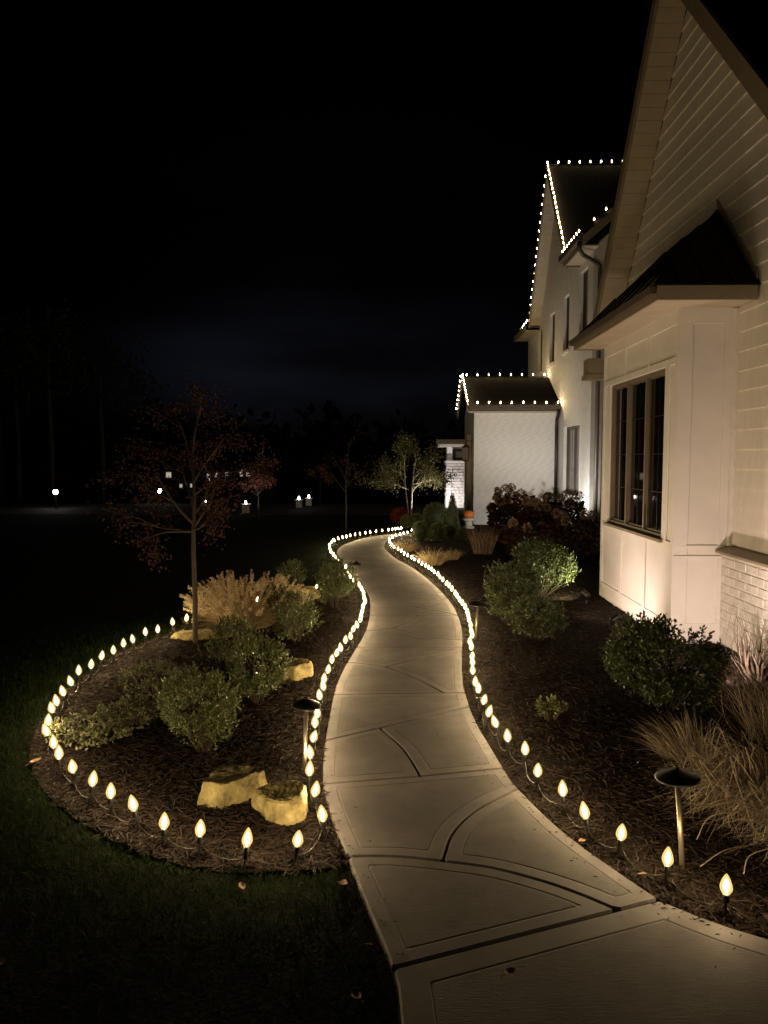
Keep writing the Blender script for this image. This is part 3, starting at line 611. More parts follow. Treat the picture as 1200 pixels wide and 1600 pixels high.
part('fascia', MB().box((3.5,14.8,5.62),(3.53,16.45,5.719)).mesh('fascia','tan_trim')); part('eave_soffit', MB().box((3.531,14.8,5.63),(3.829,16.45,5.65)).mesh('eave_soffit','soffit'))
part('gutter', MB().prism([(3.42,5.74),(3.498,5.72),(3.498,5.84),(3.4,5.84)], 1, 14.78, 16.5).mesh('gutter','bronze'))
part('rake_board', MB().prism([(3.5,5.62),(6,7.77),(6,7.95),(3.5,5.8)], 1, 14.72, 14.778).mesh('rake_board','tan_trim'))
part('eave_soffit', MB().prism([(3.84,5.69),(6,7.55),(6,7.58),(3.84,5.72)], 1, 14.781, 15.2).mesh('eave_soffit','soffit'))
part('downspout', MB().tube([(3.46,14.85,5.72),(3.46,14.85,5.6),(3.56,14.95,5.5),(3.8,15.1,5.42),(3.93,15.12,5.34),(3.94,15.13,5.1),(3.94,15.13,0)], .042, 8).mesh('downspout','bronze',True))
part('roof', MB().prism([(3.45,5.1),(7,7.6),(7,7.72),(3.45,5.22)], 1, 20.801, 22.7).mesh('roof','shingle'), label='low far roof beyond the tall gable')
part('fascia', MB().box((3.42,20.801,5.0),(3.449,22.7,5.16)).mesh('fascia','tan_trim')); part('eave_soffit', MB().box((3.45,20.801,5.02),(3.829,22.7,5.045)).mesh('eave_soffit','soffit'))

# --- entrance porch block ----------------------------------------------------
PX, PY = 1.82, 18.2
pw = part('porch_wall', MB().box((PX,PY,-.1),(MX-.001,PY+.25,2.74)).mesh('porch_wall','white_brick'))
for c in range(31):
    x = PX-random.uniform(.0,.2)
    while x < MX-.08:
        a, b = max(x, PX), min(x+.204, MX-.08)
        if b-a > .06:
            o = part('brick', brick_mesh(b-a+.0115, .0705, .002), pw); o.location = ((a+b)/2, PY, .36+c*.0765); o.rotation_euler = (0, 0, PI/2)
        x += .212
RYm, RZ = 19.5, 3.56
part('porch_side_wall', wall_holes(0, PX+.001, .2, [(PY+.251,-.1),(20.8,-.1),(20.8,2.74),(RYm,RZ-.1),(PY+.251,2.74)], [(18.95,.05,20.1,2.2)], 'porch_side_wall', 'siding'))
part('roof', slope_prism(RYm, RZ, 17.95, 2.74, 1.66, MX-.002, .08).mesh('roof','shingle'), label='near slope of the porch roof'); part('roof', slope_prism(RYm+.002, RZ, 21.05, 2.74, 1.66, MX-.002, .08).mesh('roof','shingle'), label='far slope of the porch roof')
part('rake_board', slope_prism(RYm, RZ-.06, 17.95, 2.68, 1.62, 1.658, .15).mesh('rake_board','tan_trim')); part('rake_board', slope_prism(RYm+.002, RZ-.06, 21.05, 2.68, 1.62, 1.658, .15).mesh('rake_board','tan_trim'))
part('gutter', MB().prism([(17.86,2.74),(17.94,2.70),(17.94,2.82),(17.85,2.82)], 0, 1.66, 3.81).mesh('gutter','bronze'))
part('eave_soffit', MB().box((1.66,17.945,2.66),(MX-.002,PY-.001,2.69)).mesh('eave_soffit','soffit'))
part('downspout', MB().tube([(3.77,17.9,2.74),(3.77,17.93,2.62),(3.77,18.13,2.5),(3.77,18.14,2.3),(3.77,18.14,0)], .04, 8).mesh('downspout','black_metal',True))

# --- stone wing behind the porch ----------------------------------------------
sw_ = part('stone_pier', MB().box((1.555,24.05,-.1),(3.4,24.8,1.42)).mesh('stone_pier','bronze'))
for c in range(15):
    x = 1.53; zc = .0+c*.094
    while x < 2.75:
        w = random.uniform(.14,.34); d = random.uniform(.02,.055); b = min(x+w, 2.78)
        part('ledge_stone', MB().box((x+.007,24.05-d,zc+random.uniform(.005,.014)),(b-.007,24.06,zc+.09)).mesh('ledge_stone','ledge_stone'), sw_); x = b
    for q in range(3):
        y = 24.06+q*.24; part('ledge_stone', MB().box((1.555-random.uniform(.015,.04),y+.005,zc+.005),(1.56,y+.235,zc+.09)).mesh('ledge_stone','ledge_stone'), sw_)
part('stone_cap', MB().box((1.5,23.96,1.421),(3.4,24.85,1.5)).mesh('stone_cap','white_paint'))
part('wing_wall', MB().box((1.56,24.1,1.501),(1.72,24.7,1.93)).box((1.7201,24.3,1.501),(3.4,24.7,1.93)).mesh('wing_wall','white_paint'))
window('wing_window', 1, 24.1, 1.75, 3.0, 1.52, 1.88, 2, 1, 1, 'black_metal', 'glass_curtain', .03, .05, label='dark framed window above the stone pier')
part('wing_roof', MB().prism([(23.8,1.935),(25,1.935),(25,2.2),(23.8,2.02)], 0, 1.25, 3.4).mesh('wing_roof','white_paint'))

# ================================================================== BULBS
def bulb_mesh(socket, stake):
    mb = MB()
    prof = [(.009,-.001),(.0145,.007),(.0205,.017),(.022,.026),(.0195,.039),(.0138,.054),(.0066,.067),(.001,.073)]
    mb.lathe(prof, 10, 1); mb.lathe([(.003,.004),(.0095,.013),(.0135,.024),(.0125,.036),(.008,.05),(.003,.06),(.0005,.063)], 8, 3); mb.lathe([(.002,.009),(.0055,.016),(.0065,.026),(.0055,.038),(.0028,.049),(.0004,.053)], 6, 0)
    if socket: mb.lathe([(.0105,-.026),(.0115,-.022),(.0115,-.002),(.0095,.003)], 8, 2)
    if stake: mb.tube([(0,0,-.1),(0,0,-.02)], [.003,.005], 5, 2)
    return mb.mesh('light_bulb', ['bulb_core','bulb_glow','black_plastic','bulb_inner'], True)
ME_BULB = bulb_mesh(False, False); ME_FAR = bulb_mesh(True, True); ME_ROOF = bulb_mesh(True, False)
ME_SOCK = MB().lathe([(.0105,-.027),(.0118,-.023),(.0118,-.003),(.0098,.003)], 10).mesh('socket','black_plastic',True)
ME_STAKE = MB().tube([(0,0,-.115),(0,0,-.095),(0,0,-.022)], [.0015,.0045,.006], 6).box((-.003,-.012,-.045),(.003,.012,-.03)).mesh('stake','black_plastic')
ONES = 'first second third fourth fifth sixth seventh eighth ninth'.split(); TEENS = 'tenth eleventh twelfth thirteenth fourteenth fifteenth sixteenth seventeenth eighteenth nineteenth'.split()
TENS = {2:'twent', 3:'thirt', 4:'fort', 5:'fift', 6:'sixt'}
def ordn(n):
    if n < 10: return ONES[n-1]
    if n < 20: return TEENS[n-10]
    t, u = divmod(n, 10); return TENS[t]+('ieth' if u == 0 else 'y-'+ONES[u-1])
BZ = .075
def stake_light(x, y, label, group, near, z=BZ):
    r = random.Random(int(x*1e4)+int(y*1e4)*7); rot = (r.gauss(0,.13), r.gauss(0,.13), r.uniform(0,6.28))
    if near:
        t = thing('stake_light', label, 'string light', (x, y, z+r.uniform(-.008,.008)), 0, group); t.rotation_euler = rot
        obj('stake', ME_STAKE, t); obj('socket', ME_SOCK, t); obj('bulb', ME_BULB, t)
    else: tag(obj('stake_light', ME_FAR, None, (x, y, z), rot), label, 'string light', group)
LOOP = [(-.397,2.871),(-.593,2.852),(-.796,2.925),(-.966,3.003),(-1.14,3.151),(-1.283,3.255),(-1.418,3.38),(-1.572,3.531),(-1.708,3.679),(-1.816,3.858),(-1.927,4.026),(-2.006,4.198),(-2.072,4.398),(-2.11,4.542),(-2.154,4.735),(-2.187,4.931),(-2.236,5.159),(-2.232,5.358),(-2.234,5.553),(-2.221,5.763),(-2.223,5.989),(-2.191,6.12),(-2.167,6.351),(-2.099,6.474),(-2.044,6.732),(-1.976,6.926),(-1.492,7.863),(-1.243,8.287),(-.937,8.626)]
PATHL = [(-.314,3.083),(-.378,3.318),(-.424,3.514),(-.441,3.71),(-.458,3.948),(-.467,4.154),(-.471,4.359),(-.489,4.648),(-.486,4.863),(-.503,5.037),(-.498,5.256),(-.491,5.495),(-.477,5.698),(-.449,5.876),(-.431,6.087),(-.396,6.244),(-.395,6.506),(-.363,6.684),(-.352,6.901),(-.35,7.072),(-.355,7.282),(-.35,7.505),(-.352,7.742),(-.36,7.994),(-.38,8.263),(-.413,8.55),(-.453,8.812),(-.548,9.137),(-.6,9.488),(-.66,9.867),(-.725,10.277),(-.785,10.591),(-.86,10.856),(-.93,11.207),(-1.0,11.58),(-1.075,11.98),(-1.132,12.408),(-1.182,12.9),(-1.184,13.364),(-1.154,13.681),(-1.101,13.93),(-1.04,14.13),(-.98,14.3),(-.92,14.47),(-.84,14.65),(-.75,14.83),(-.655,15.0),(-.555,15.17),(-.45,15.33),(-.325,15.48),(-.2,15.62),(-.115,15.72),(-.055,15.82),(.015,15.93),(.069,16.0)]
PATHR = [(1.152,2.568),(1.011,2.749),(.895,2.947),(.797,3.11),(.749,3.332),(.673,3.55),(.656,3.798),(.591,3.967),(.559,4.183),(.53,4.366),(.527,4.579),(.522,4.812),(.52,4.986),(.529,5.232),(.551,5.462),(.561,5.661),(.578,5.881),(.59,6.095),(.63,6.316),(.642,6.476),(.655,6.711),(.662,6.928),(.668,7.12),(.672,7.279),(.675,7.524),(.665,7.726),(.655,7.903),(.643,8.126),(.633,8.282),(.615,8.569),(.597,8.786),(.573,8.968),(.55,9.206),(.535,9.432),(.513,9.668),(.481,9.86),(.455,10.089),(.421,10.238),(.384,10.421),(.336,10.612),(.298,10.877),(.252,11.085),(.204,11.301),(.149,11.548),(.092,11.758),(.05,12.084),(.0,12.341),(-.06,12.6),(-.12,12.95),(-.15,13.383),(-.15,13.85),(-.105,14.2),(-.04,14.5),(.03,14.75),(.11,14.95),(.2,15.1)]
for i, (x, y) in enumerate(LOOP):
    lb = f'{ordn(i+1)} glowing stake bulb of the loop round the left bed, counted from the front' if i < 26 else ['glowing stake bulb showing through the plumes of the ornamental grass','glowing stake bulb between ornamental grass and flat pale rock','glowing stake bulb at the right end of the flat pale rock'][i-26]
    stake_light(x, y, lb, 'stake bulbs round the left bed', y < 7)
for i, (x, y) in enumerate(PATHL): stake_light(x, y, f'{ordn(i+1)} glowing stake bulb along the left walkway edge, counted from the front', 'stake bulbs along the left walkway edge', y < 7)
for i, (x, y) in enumerate(PATHR): stake_light(x, y, f'{ordn(i+1)} glowing stake bulb along the right walkway edge, counted from the front', 'stake bulbs along the right walkway edge', y < 7)
stake_light(.28, 15.6, 'lone glowing stake bulb where the walkway turns behind the round boxwoods', 'stake bulbs along the right walkway edge', False)
def cable(pts, label, z=.045):
    P = []
    for (a, b) in zip(pts, pts[1:]):
        for k in range(5):
            t = k/5; s = 4*t*(1-t); P.append((a[0]+(b[0]-a[0])*t+.012*s*math.sin(a[0]*91), a[1]+(b[1]-a[1])*t+.012*s*math.cos(a[1]*77), max(z-.048*s, .004)+.004*math.sin(a[1]*50)*s))
    P.append((*pts[-1], z)); tag(obj('light_cable', MB().tube(P, .0017, 5).mesh('light_cable','cable',True)), label, 'cable', 'cables of the ground light strings')
cable(PATHL[:1]+LOOP[:26], 'thin cable joining the stake bulbs round the left bed'); cable(PATHL, 'thin cable joining the stake bulbs along the left walkway edge'); cable([(1.4,2.35)]+PATHR, 'thin cable joining the stake bulbs along the right walkway edge')
# roof lines
def roof_line(a, b, n, phrase, skip=0):
    a, b = Vector(a), Vector(b)
    for i in range(skip, n):
        p = a.lerp(b, i/(n-1)) if n > 1 else a
        o = obj('roof_bulb', ME_ROOF, None, p+Vector((0,0,.03)), (random.uniform(-.1,.1), random.uniform(-.1,.1), random.uniform(0,6))); tag(o, f'{ordn(i+1-skip)} small glowing bulb {phrase}', 'string light', 'bulbs along the roof lines')
    tag(obj('roof_cable', MB().tube([a+Vector((0,0,.01)), b+Vector((0,0,.01))], .004, 5).mesh('roof_cable','black_plastic')), f'thin cable of the bulbs {phrase.split(",")[0]}', 'cable', 'cables of the roof light strings')
roof_line((3.54,18.55,8.53),(5.31,18.55,8.55), 8, 'on the tall gable ridge, counted from the peak')
roof_line((3.53,18.45,8.42),(3.53,16.36,5.84), 19, 'down the near rake of the tall gable, counted from the peak')
roof_line((3.53,18.75,8.28),(3.53,20.7,5.42), 17, 'down the far rake of the tall gable, counted from the peak')
roof_line((3.45,16.3,5.86),(3.45,14.85,5.86), 8, 'along the corner gutter, counted from the gable foot')
roof_line((3.71,14.75,6.05),(3.93,14.75,6.24), 2, 'on the corner roof verge above the downspout')
roof_line((3.5,20.95,5.26),(3.47,22.2,5.12), 8, 'along the far low eave, counted from the gable foot')
roof_line((1.74,19.5,3.65),(3.72,19.5,3.65), 8, 'on the porch ridge, counted from its left end')
roof_line((1.86,17.9,2.83),(3.74,17.9,2.83), 8, 'along the porch gutter, counted from the left')
roof_line((1.635,19.4,3.64),(1.635,17.98,2.87), 9, 'down the near rake of the porch, counted from the ridge')
roof_line((1.6,19.62,3.62),(1.6,20.95,2.88), 8, 'down the far rake of the porch, counted from the ridge')

# ================================================================== GARDEN LAMPS
def path_light(x, y, h, label, lean=0., r=.085, rz=0, cap_z=.03):
    t = thing('path_light', label, 'path light', (x, y, -.02), rz, 'dark capped path lights'); t.rotation_euler = (lean*.3, lean, rz)
    obj('pole', MB().tube([(0,0,-.05),(0,0,h)], .0105, 10).mesh('pole','pole_metal',True), t)
    obj('cap', MB().lathe([(r*.96,h-.008),(r,h),(r*.97,h+.004),(r*.55,h+cap_z*.6),(r*.2,h+cap_z),(.004,h+cap_z+.004)], 28).mesh('cap','black_metal',True), t)
    obj('finial', MB().lathe([(.008,h+cap_z),(.009,h+cap_z+.006),(.004,h+cap_z+.012)], 10).mesh('finial','black_metal',True), t); return t
path_light(1.122, 2.885, .375, 'tall dark capped path light standing before the dry grass clump', -.075)
path_light(-.478, 3.742, .37, 'dark capped path light at the left walkway edge near the boulders', .04, .075)
path_light(-.50, 9.33, .29, 'small dark capped path light left of the walkway beyond the boxwoods', -.05, .07, cap_z=.04)
path_light(.69, 6.63, .325, 'dark capped path light at the right walkway edge by the leafy bush', .05, .085)
path_light(.46, 11.26, .29, 'slim path light rising from the yellow grass tuft', 0, .035)
def spotlight(x, y, target, power, size, col, label, blend=.6, z=.05):
    t = thing('landscape_spotlight', label, 'spotlight', (x, y, -.02), 0, 'landscape spotlights among the plants')
    d = (Vector(target)-Vector((x, y, z+.06))).normalized(); q = d.to_track_quat('Z', 'Y').to_euler()
    obj('stake', MB().tube([(0,0,-.06),(0,0,z)], .008, 8).mesh('stake','black_metal'), t)
    obj('lamp_head', MB().lathe([(.018,-.035),(.03,-.025),(.032,.05),(.036,.055),(.036,.062),(.031,.062),(.028,.03),(.001,.03)], 14).mesh('lamp_head','black_metal',True), t, (0,0,z+.06), q)
    L = bpy.data.lights.new('spot', 'SPOT'); L.energy = power; L.spot_size = math.radians(size); L.spot_blend = blend; L.color = col; L.shadow_soft_size = .02
    lo = bpy.data.objects.new('spot_lamp', L); COL.objects.link(lo); lo.parent = t; lo.location = Vector((0,0,z+.06))+d*.075; lo.rotation_euler = d.to_track_quat('-Z','Y').to_euler()
PINK = (1.0, .72, .58); COOL = (1.0, .94, .86)
spotlight(2.2, 5.12, (2.75,6.4,.8), 44, 150, PINK, 'black spotlight hidden behind the near evergreen bush washing the brick base')
spotlight(1.5, 7.45, (2.4,7.7,.9), 28, 150, PINK, 'black spotlight behind the leafy bushes aimed at the bay panels')
spotlight(2.02, 7.02, (2.4,7.2,.3), 2.5, 165, PINK, 'small spotlight lighting the bare mulch before the bay')
spotlight(2.08, 8.28, (1.88,8.62,.26), 50, 120, (1,.88,.5), 'black spotlight lighting the right side of the leafy bush')
spotlight(2.75, 15.3, (2.85,18.2,1.9), 70, 110, COOL, 'black spotlight behind the hydrangeas washing the porch wall')
spotlight(3.05, 14.9, (3.83,16.8,3.2), 130, 110, COOL, 'black spotlight behind the hydrangeas washing the tall brick front')
spotlight(1.35, 23.1, (1.8,24.1,.9), 90, 110, (1,.9,.86), 'small spotlight at the foot of the stone pier')
spotlight(1.05, 20.5, (.4,20.4,1.1), 120, 110, (1,.93,.7), 'small spotlight lighting the multi stemmed birch')
spotlight(-3.831, 19.79, (-3.85,20.7,.9), 22, 80, (1,.86,.74), 'bright ground spotlight beneath the small pink leaved tree', z=.02)

spotlight(.98, 16.0, (1.65,17.3,.35), 9, 100, (1,.9,.7), 'tiny lit lamp among the round clipped boxwoods', z=.16)

# wall lantern on the porch
t = thing('wall_lantern', 'copper wall lantern beside the porch entrance', 'lantern', (1.66, 18.6, 1.5))
obj('bracket', MB().tube([(.16,0,.5),(.05,0,.52),(0,0,.44)], .012, 6).box((.145,-.04,.36),(.158,.04,.58)).mesh('bracket','copper'), t)
obj('lantern_roof', MB().lathe([(.11,.34),(.1,.36),(.03,.42),(.008,.45)], 4).mesh('lantern_roof','copper'), t); obj('lantern_base', MB().lathe([(.05,.0),(.085,.03),(.085,.045)], 4).mesh('lantern_base','copper'), t)
for k in range(4):
    a = PI/2*k; x, y = .09*math.cos(a), .09*math.sin(a); obj('corner_bar', MB().tube([(x*.9,y*.9,.04),(x,y,.345)], .008, 5).mesh('corner_bar','copper'), t)
    x2, y2 = .09*math.cos(a+PI/2), .09*math.sin(a+PI/2); obj('pane', MB().add([(x*.88,y*.88,.05),(x2*.88,y2*.88,.05),(x2*.95,y2*.95,.34),(x*.95,y*.95,.34)], [(0,1,2,3)]).mesh('pane','glass_curtain'), t)

# ================================================================== ROCKS
from mathutils import noise as mnoise
def rock(label, outline, h, tilt=(0,0), seed=0):
    """broken slab boulder: hull of a ground outline and a smaller tilted top, chipped with noise"""
    rr = random.Random(seed); P = np.array(outline, float); c = P.mean(0); bm = bmesh.new()
    for q in P:
        d = q-c
        for s_, zz in ((1.0,-.04),(1.0,.02),(rr.uniform(.9,1.0),h*rr.uniform(.5,.7)),(rr.uniform(.78,.9),h+float(d@np.array(tilt)))): bm.verts.new((d[0]*s_, d[1]*s_, zz))
    res = bmesh.ops.convex_hull(bm, input=bm.verts); bmesh.ops.delete(bm, geom=[g for g in res['geom_interior'] if isinstance(g, bmesh.types.BMVert)], context='VERTS')
    bmesh.ops.bevel(bm, geom=list(bm.edges), offset=.006, segments=1, affect='EDGES', clamp_overlap=True); bmesh.ops.triangulate(bm, faces=bm.faces)
    for _ in range(3): bmesh.ops.subdivide_edges(bm, edges=[e for e in bm.edges if e.calc_length() > .018], cuts=1); bmesh.ops.triangulate(bm, faces=bm.faces)
    bm.normal_update(); off = Vector((seed*3.1, seed*1.7, 0))
    for v in bm.verts:
        p = v.co+off; n_ = mnoise.noise(p*11)*.008+mnoise.ridged_multi_fractal(p*30, 1.0, 2.1, 3, .8, 1.6)*-.0045+mnoise.noise(p*90)*.003; v.co += v.normal*n_
    me = bpy.data.meshes.new('boulder'); bm.to_mesh(me); bm.free(); me.materials.append(MATS['stone'])
    return tag(obj('boulder', me, None, (c[0], c[1], -.012)), label, 'boulder', 'boulders in the left bed')
rock('long pale boulder with dark top below the front boxwood', [(-.93,3.38),(-.80,3.34),(-.7,3.42),(-.61,3.52),(-.7,3.58),(-.88,3.56)], .118, (.0,.05), 1)
rock('pale boulder with dark top beside the walkway bulbs', [(-.68,3.36),(-.57,3.21),(-.48,3.17),(-.405,3.23),(-.4,3.34),(-.48,3.42),(-.62,3.43)], .112, (.1,.05), 2)
rock('pale block of stone right of the second boxwood', [(-.84,5.34),(-.74,5.31),(-.63,5.42),(-.62,5.5),(-.7,5.56),(-.86,5.54)], .115, (0,.05), 3)
rock('flat pale rock between the rear boxwoods', [(-1.22,8.55),(-1.05,8.48),(-.9,8.55),(-.9,8.66),(-1.0,8.74),(-1.2,8.7)], .12, (0,0), 4)
rock('long low flat rock at the foot of the young tree', [(-2.02,6.57),(-1.85,6.53),(-1.6,6.58),(-1.42,6.7),(-1.5,6.8),(-1.75,6.78),(-1.98,6.7)], .06, (0,0), 5)

# ================================================================== PLANTS
def stems_mesh(base, tops, r=.006, seg=4, m='twig'):
    mb = MB()
    for t in tops:
        t = Vector(t); mid = t*.55+Vector((random.gauss(0,.015), random.gauss(0,.015), .02)); mb.tube([(t.x*.08,t.y*.08,-.03), mid, t], [r, r*.7, r*.3], seg)
    return mb.mesh('stem', m, True)
def boxwood(label, x, y, w, h, seed, sprigs=230, lf=.021, k=11, m='box_leaf', group='boxwood shrubs in the left bed', loose=1., name='boxwood_shrub', lean=(0,0), tp=.62):
    r = np.random.default_rng(seed); t = thing(name, label, 'shrub', (x, y, -.012), 0, group)
    nb = max(8, sprigs//9); bd = sph(nb*2, r); bd = bd[bd[:,2] > -.6][:nb]; bR = r.uniform(.82,1.12,len(bd)); pick = r.integers(0, len(bd), sprigs); d = unit(bd[pick]+r.normal(0,.17,(sprigs,3))); n = len(d); rad = lump(d, seed, .12)*bR[pick]
    c = np.array([0,0,h*.52]); ax = np.array([w*.46, w*.46, h*.46])
    tipc = c+d*ax*rad[:,None]*r.uniform(.8,1.05,n)[:,None]; tipc[:,2] = np.maximum(tipc[:,2], .02)
    taper = np.clip(tp+.55*tipc[:,2]/h, .6, 1); tipc[:,:2] *= taper[:,None]; tipc[:,:2] += np.array(lean)*(tipc[:,2:]/h)
    sd = unit(d*np.array([.8,.8,.5])+np.array([0,0,.75])+r.normal(0,.25,(n,3))*loose); sl_ = r.uniform(.05,.1,n)*(h/.4)**.5
    P = []; D = []
    for i in range(k):
        f = i/(k-1); a = r.uniform(0,6.28,n)*0+i*2.4+r.uniform(0,6.28,n); u = unit(np.cross(sd, r.normal(size=(n,3)))); v = np.cross(sd, u); rd = u*np.cos(a)[:,None]+v*np.sin(a)[:,None]
        P.append(tipc-sd*(sl_*(1-f))[:,None]+r.normal(0,.003,(n,3))); D.append(sd*(.45+.5*f)+rd*(.9-.45*f))
    ni = int(n*.9); di = sph(ni, r); pi_ = c+di*ax*(r.uniform(.2,.92,ni)**.6)[:,None]; pi_[:,:2] *= np.clip(tp+.55*pi_[:,2]/h,.6,1)[:,None]; pi_[:,:2] += np.array(lean)*(pi_[:,2:]/h); pi_[:,2] = np.maximum(pi_[:,2], .01)
    P.append(pi_); D.append(di+r.normal(0,.6,(ni,3))); P = np.concatenate(P); D = np.concatenate(D)
    V, F = leaves(P, D, r.uniform(.75,1.2,len(P))*lf, r.uniform(.45,.6,len(P))*lf, .15, r)
    obj('foliage', npmesh('foliage', V, F, m), t, kind='stuff')
    obj('stems', stems_mesh(None, [tuple(p) for p in tipc[::max(1, n//24)]], .006), t, kind='stuff'); return t
boxwood('bright leafy boxwood in front, above the long boulder', -1.07, 4.02, .54, .5, 11, 460, tp=.75)
boxwood('boxwood just behind and right of the front boxwood', -.93, 4.86, .43, .45, 12, 340, tp=.72)
boxwood('dim boxwood behind the second boxwood, right of the tree trunk', -1.29, 5.68, .46, .44, 13, 300, tp=.72)
boxwood('boxwood right of the stone block, halfway along the bed', -.88, 6.5, .5, .45, 14, 340, tp=.72)
boxwood('boxwood touching the ornamental grass, left of the flat rock', -1.13, 7.1, .36, .44, 15, 200)
boxwood('tall boxwood beside the walkway where its bulbs crowd together', -.68, 7.98, .5, .6, 16, 400, tp=.72)
boxwood('farthest boxwood of the left bed, behind the flat rock', -1.28, 9.1, .44, .38, 17, 200)
G2 = 'evergreen bushes along the house'
boxwood('big rounded dark evergreen bush in front of the bay corner', 1.72, 4.8, .8, .6, 21, 700, .03, 11, 'bush_leaf', G2, 1.2, 'evergreen_bush', tp=.8)
boxwood('leafy bush at the walkway path light, left of its cluster', 1.09, 7.2, .62, .64, 22, 560, .026, 12, 'bush_leaf', G2, 1.3, 'evergreen_bush', tp=.8)
boxwood('large leafy bush with its right side lit yellow green', 1.66, 8.75, .86, .72, 23, 760, .026, 12, 'bush_leaf', G2, 1.2, 'evergreen_bush', tp=.85)
boxwood('loose small bush at the front of the leafy cluster', 1.22, 6.6, .56, .42, 24, 260, .026, 10, 'bush_leaf', G2, 1.6, 'evergreen_bush', tp=.75)
boxwood('tiny pale leafed sprout alone in the mulch right of the walkway', .94, 4.56, .17, .15, 25, 42, .03, 6, 'box_leaf_light', G2, 1.6, 'evergreen_bush')
# low herbs spreading at the left end of the bed
def herb(label, x, y, w, h, seed, n=70):
    r = np.random.default_rng(seed); t = thing('low_perennial', label, 'plant', (x, y, -.012), 0, 'low perennials in the left bed'); P = []; D = []; tops = []
    for i in range(n):
        a = r.uniform(0,6.28); q = w/2*math.sqrt(r.uniform()); top = np.array([q*math.cos(a), q*math.sin(a), h*r.uniform(.35,1)*(1-.5*(q/(w/2))**2)]); tops.append(tuple(top)); m = 16
        P.append(top+r.normal(0,.016,(m,3))*np.array([1,1,.6])); D.append(r.normal(0,1,(m,3))+np.array([0,0,.35]))
    P = np.concatenate(P); D = np.concatenate(D); P[:,2] = np.maximum(P[:,2], .012); V, F = leaves(P, D, r.uniform(.016,.03,len(P)), r.uniform(.012,.02,len(P)), .15, r)
    obj('foliage', npmesh('foliage', V, F, 'herb_leaf'), t, kind='stuff'); obj('stems', stems_mesh(None, tops[::2], .003), t, kind='stuff')
herb('low grey green perennial right beside the leftmost bulbs', -1.78, 4.25, .5, .15, 31, 80); herb('low grey green perennial left of the front boxwood', -1.56, 4.46, .38, .17, 32, 70)
herb('dim low perennial behind the others, toward the tree', -1.72, 5.2, .55, .16, 34, 70); herb('dim low perennial midway between front boxwood and tree', -1.5, 4.9, .4, .2, 35, 55)

# ornamental grasses
def clump(label, x, y, n, spread, L, up, droop, seed, m, w=.004, plumes=0, group=None, lean=(0,0), curl=.0, base=.08, name='ornamental_grass', seg=5):
    r = np.random.default_rng(seed); t = thing(name, label, 'grass clump', (x, y, -.012), 0, group)
    a = r.uniform(0,6.28,n); q = base*np.sqrt(r.uniform(size=n)); P = np.column_stack([q*np.cos(a), q*np.sin(a), np.zeros(n)]); s = spread*r.uniform(.1,1,n)
    D = np.column_stack([np.cos(a)*s+lean[0], np.sin(a)*s+lean[1], np.full(n, up)]); ln = r.uniform(.65,1.05,n)*L
    V, F, tip = blades(P, D, ln, r.uniform(.6,1.2,n)*w, r.uniform(.5,1.4,n)*droop, seg, r, curl); V[:,2] = np.maximum(V[:,2], .004)
    obj('blades', npmesh('blades', V, F, m), t, kind='stuff')
    if plumes:
        a = r.uniform(0,6.28,plumes); s = spread*r.uniform(.05,1.15,plumes); D = unit(np.column_stack([np.cos(a)*s, np.sin(a)*s, np.full(plumes, up*1.15)])); ln = r.uniform(.8,1.2,plumes)*L
        P = np.column_stack([np.cos(a)*base*.5, np.sin(a)*base*.5, np.zeros(plumes)]); V, F, tip = blades(P, D, ln, .0025, droop*.5, 4, r); pr = [(V, F)]
        obj('stalks', npmesh('stalks', V, F, m), t, kind='stuff')
        hor = D.copy(); hor[:,2] = 0; dr = unit(D+(hor*.45-np.array([0,0,1]))*droop*.8); PP = []; DD = []
        for k in range(46):
            f = k/45; c = tip+dr*(f*.1-.015)[...,None] if False else tip+dr*(f*.1-.015); PP.append(c); rd = unit(np.cross(dr, r.normal(size=dr.shape))); DD.append(rd*(.9-.3*f)+dr*.6)
        PP = np.concatenate(PP); DD = np.concatenate(DD); V, F = leaves(PP, DD, r.uniform(.016,.028,len(PP)), .0065, .1, r); obj('plumes', npmesh('plumes', V, F, 'plume'), t, kind='stuff')
    return t
clump('wide tawny fountain grass with fuzzy plumes behind the young tree', -1.45, 7.15, 2200, 1.0, .46, .8, .42, 41, 'straw', .0045, 330, base=.24)
GR = 'dry grasses before the bay'
clump('small dry grass tussock left of the big one, by the evergreen bush', 1.56, 4.0, 420, .7, .28, .75, .25, 42, 'dry_grass', .004, 0, GR, (-.35,-.1), .03, .13)
clump('large tangled dry grass clump at the right edge', 1.78, 3.5, 1200, .85, .42, .8, .7, 43, 'dry_grass', .0046, 0, GR, (-.2,-.12), .17, .24, seg=9)
clump('tall airy dry grass behind the tangled clump, against the brick base', 2.2, 4.2, 420, .5, .62, 1.0, .35, 44, 'dry_grass', .0035, 0, GR, (0,0), .09, .22, seg=8)
clump('dry curled grass clump cut by the right picture edge', 1.86, 3.12, 700, .8, .38, .7, .7, 45, 'dry_grass', .0046, 0, GR, (-.15,-.12), .18, .2, seg=9)
clump('dark wispy stems standing against the lit brick base', 2.62, 5.55, 60, .4, .6, 1.0, .15, 50, 'twig', .004, 0, GR, (0,0), .08, .1, seg=7)
clump('low leafy dry tuft at the foot of the brick base', 2.6, 5.4, 60, .6, .45, 1.0, .25, 51, 'twig', .022, 0, GR, (0,0), .06, .08)
mb = MB()
def arc(pts, r0=.0022): mb.tube(catmull(pts, 5), r0, 5)
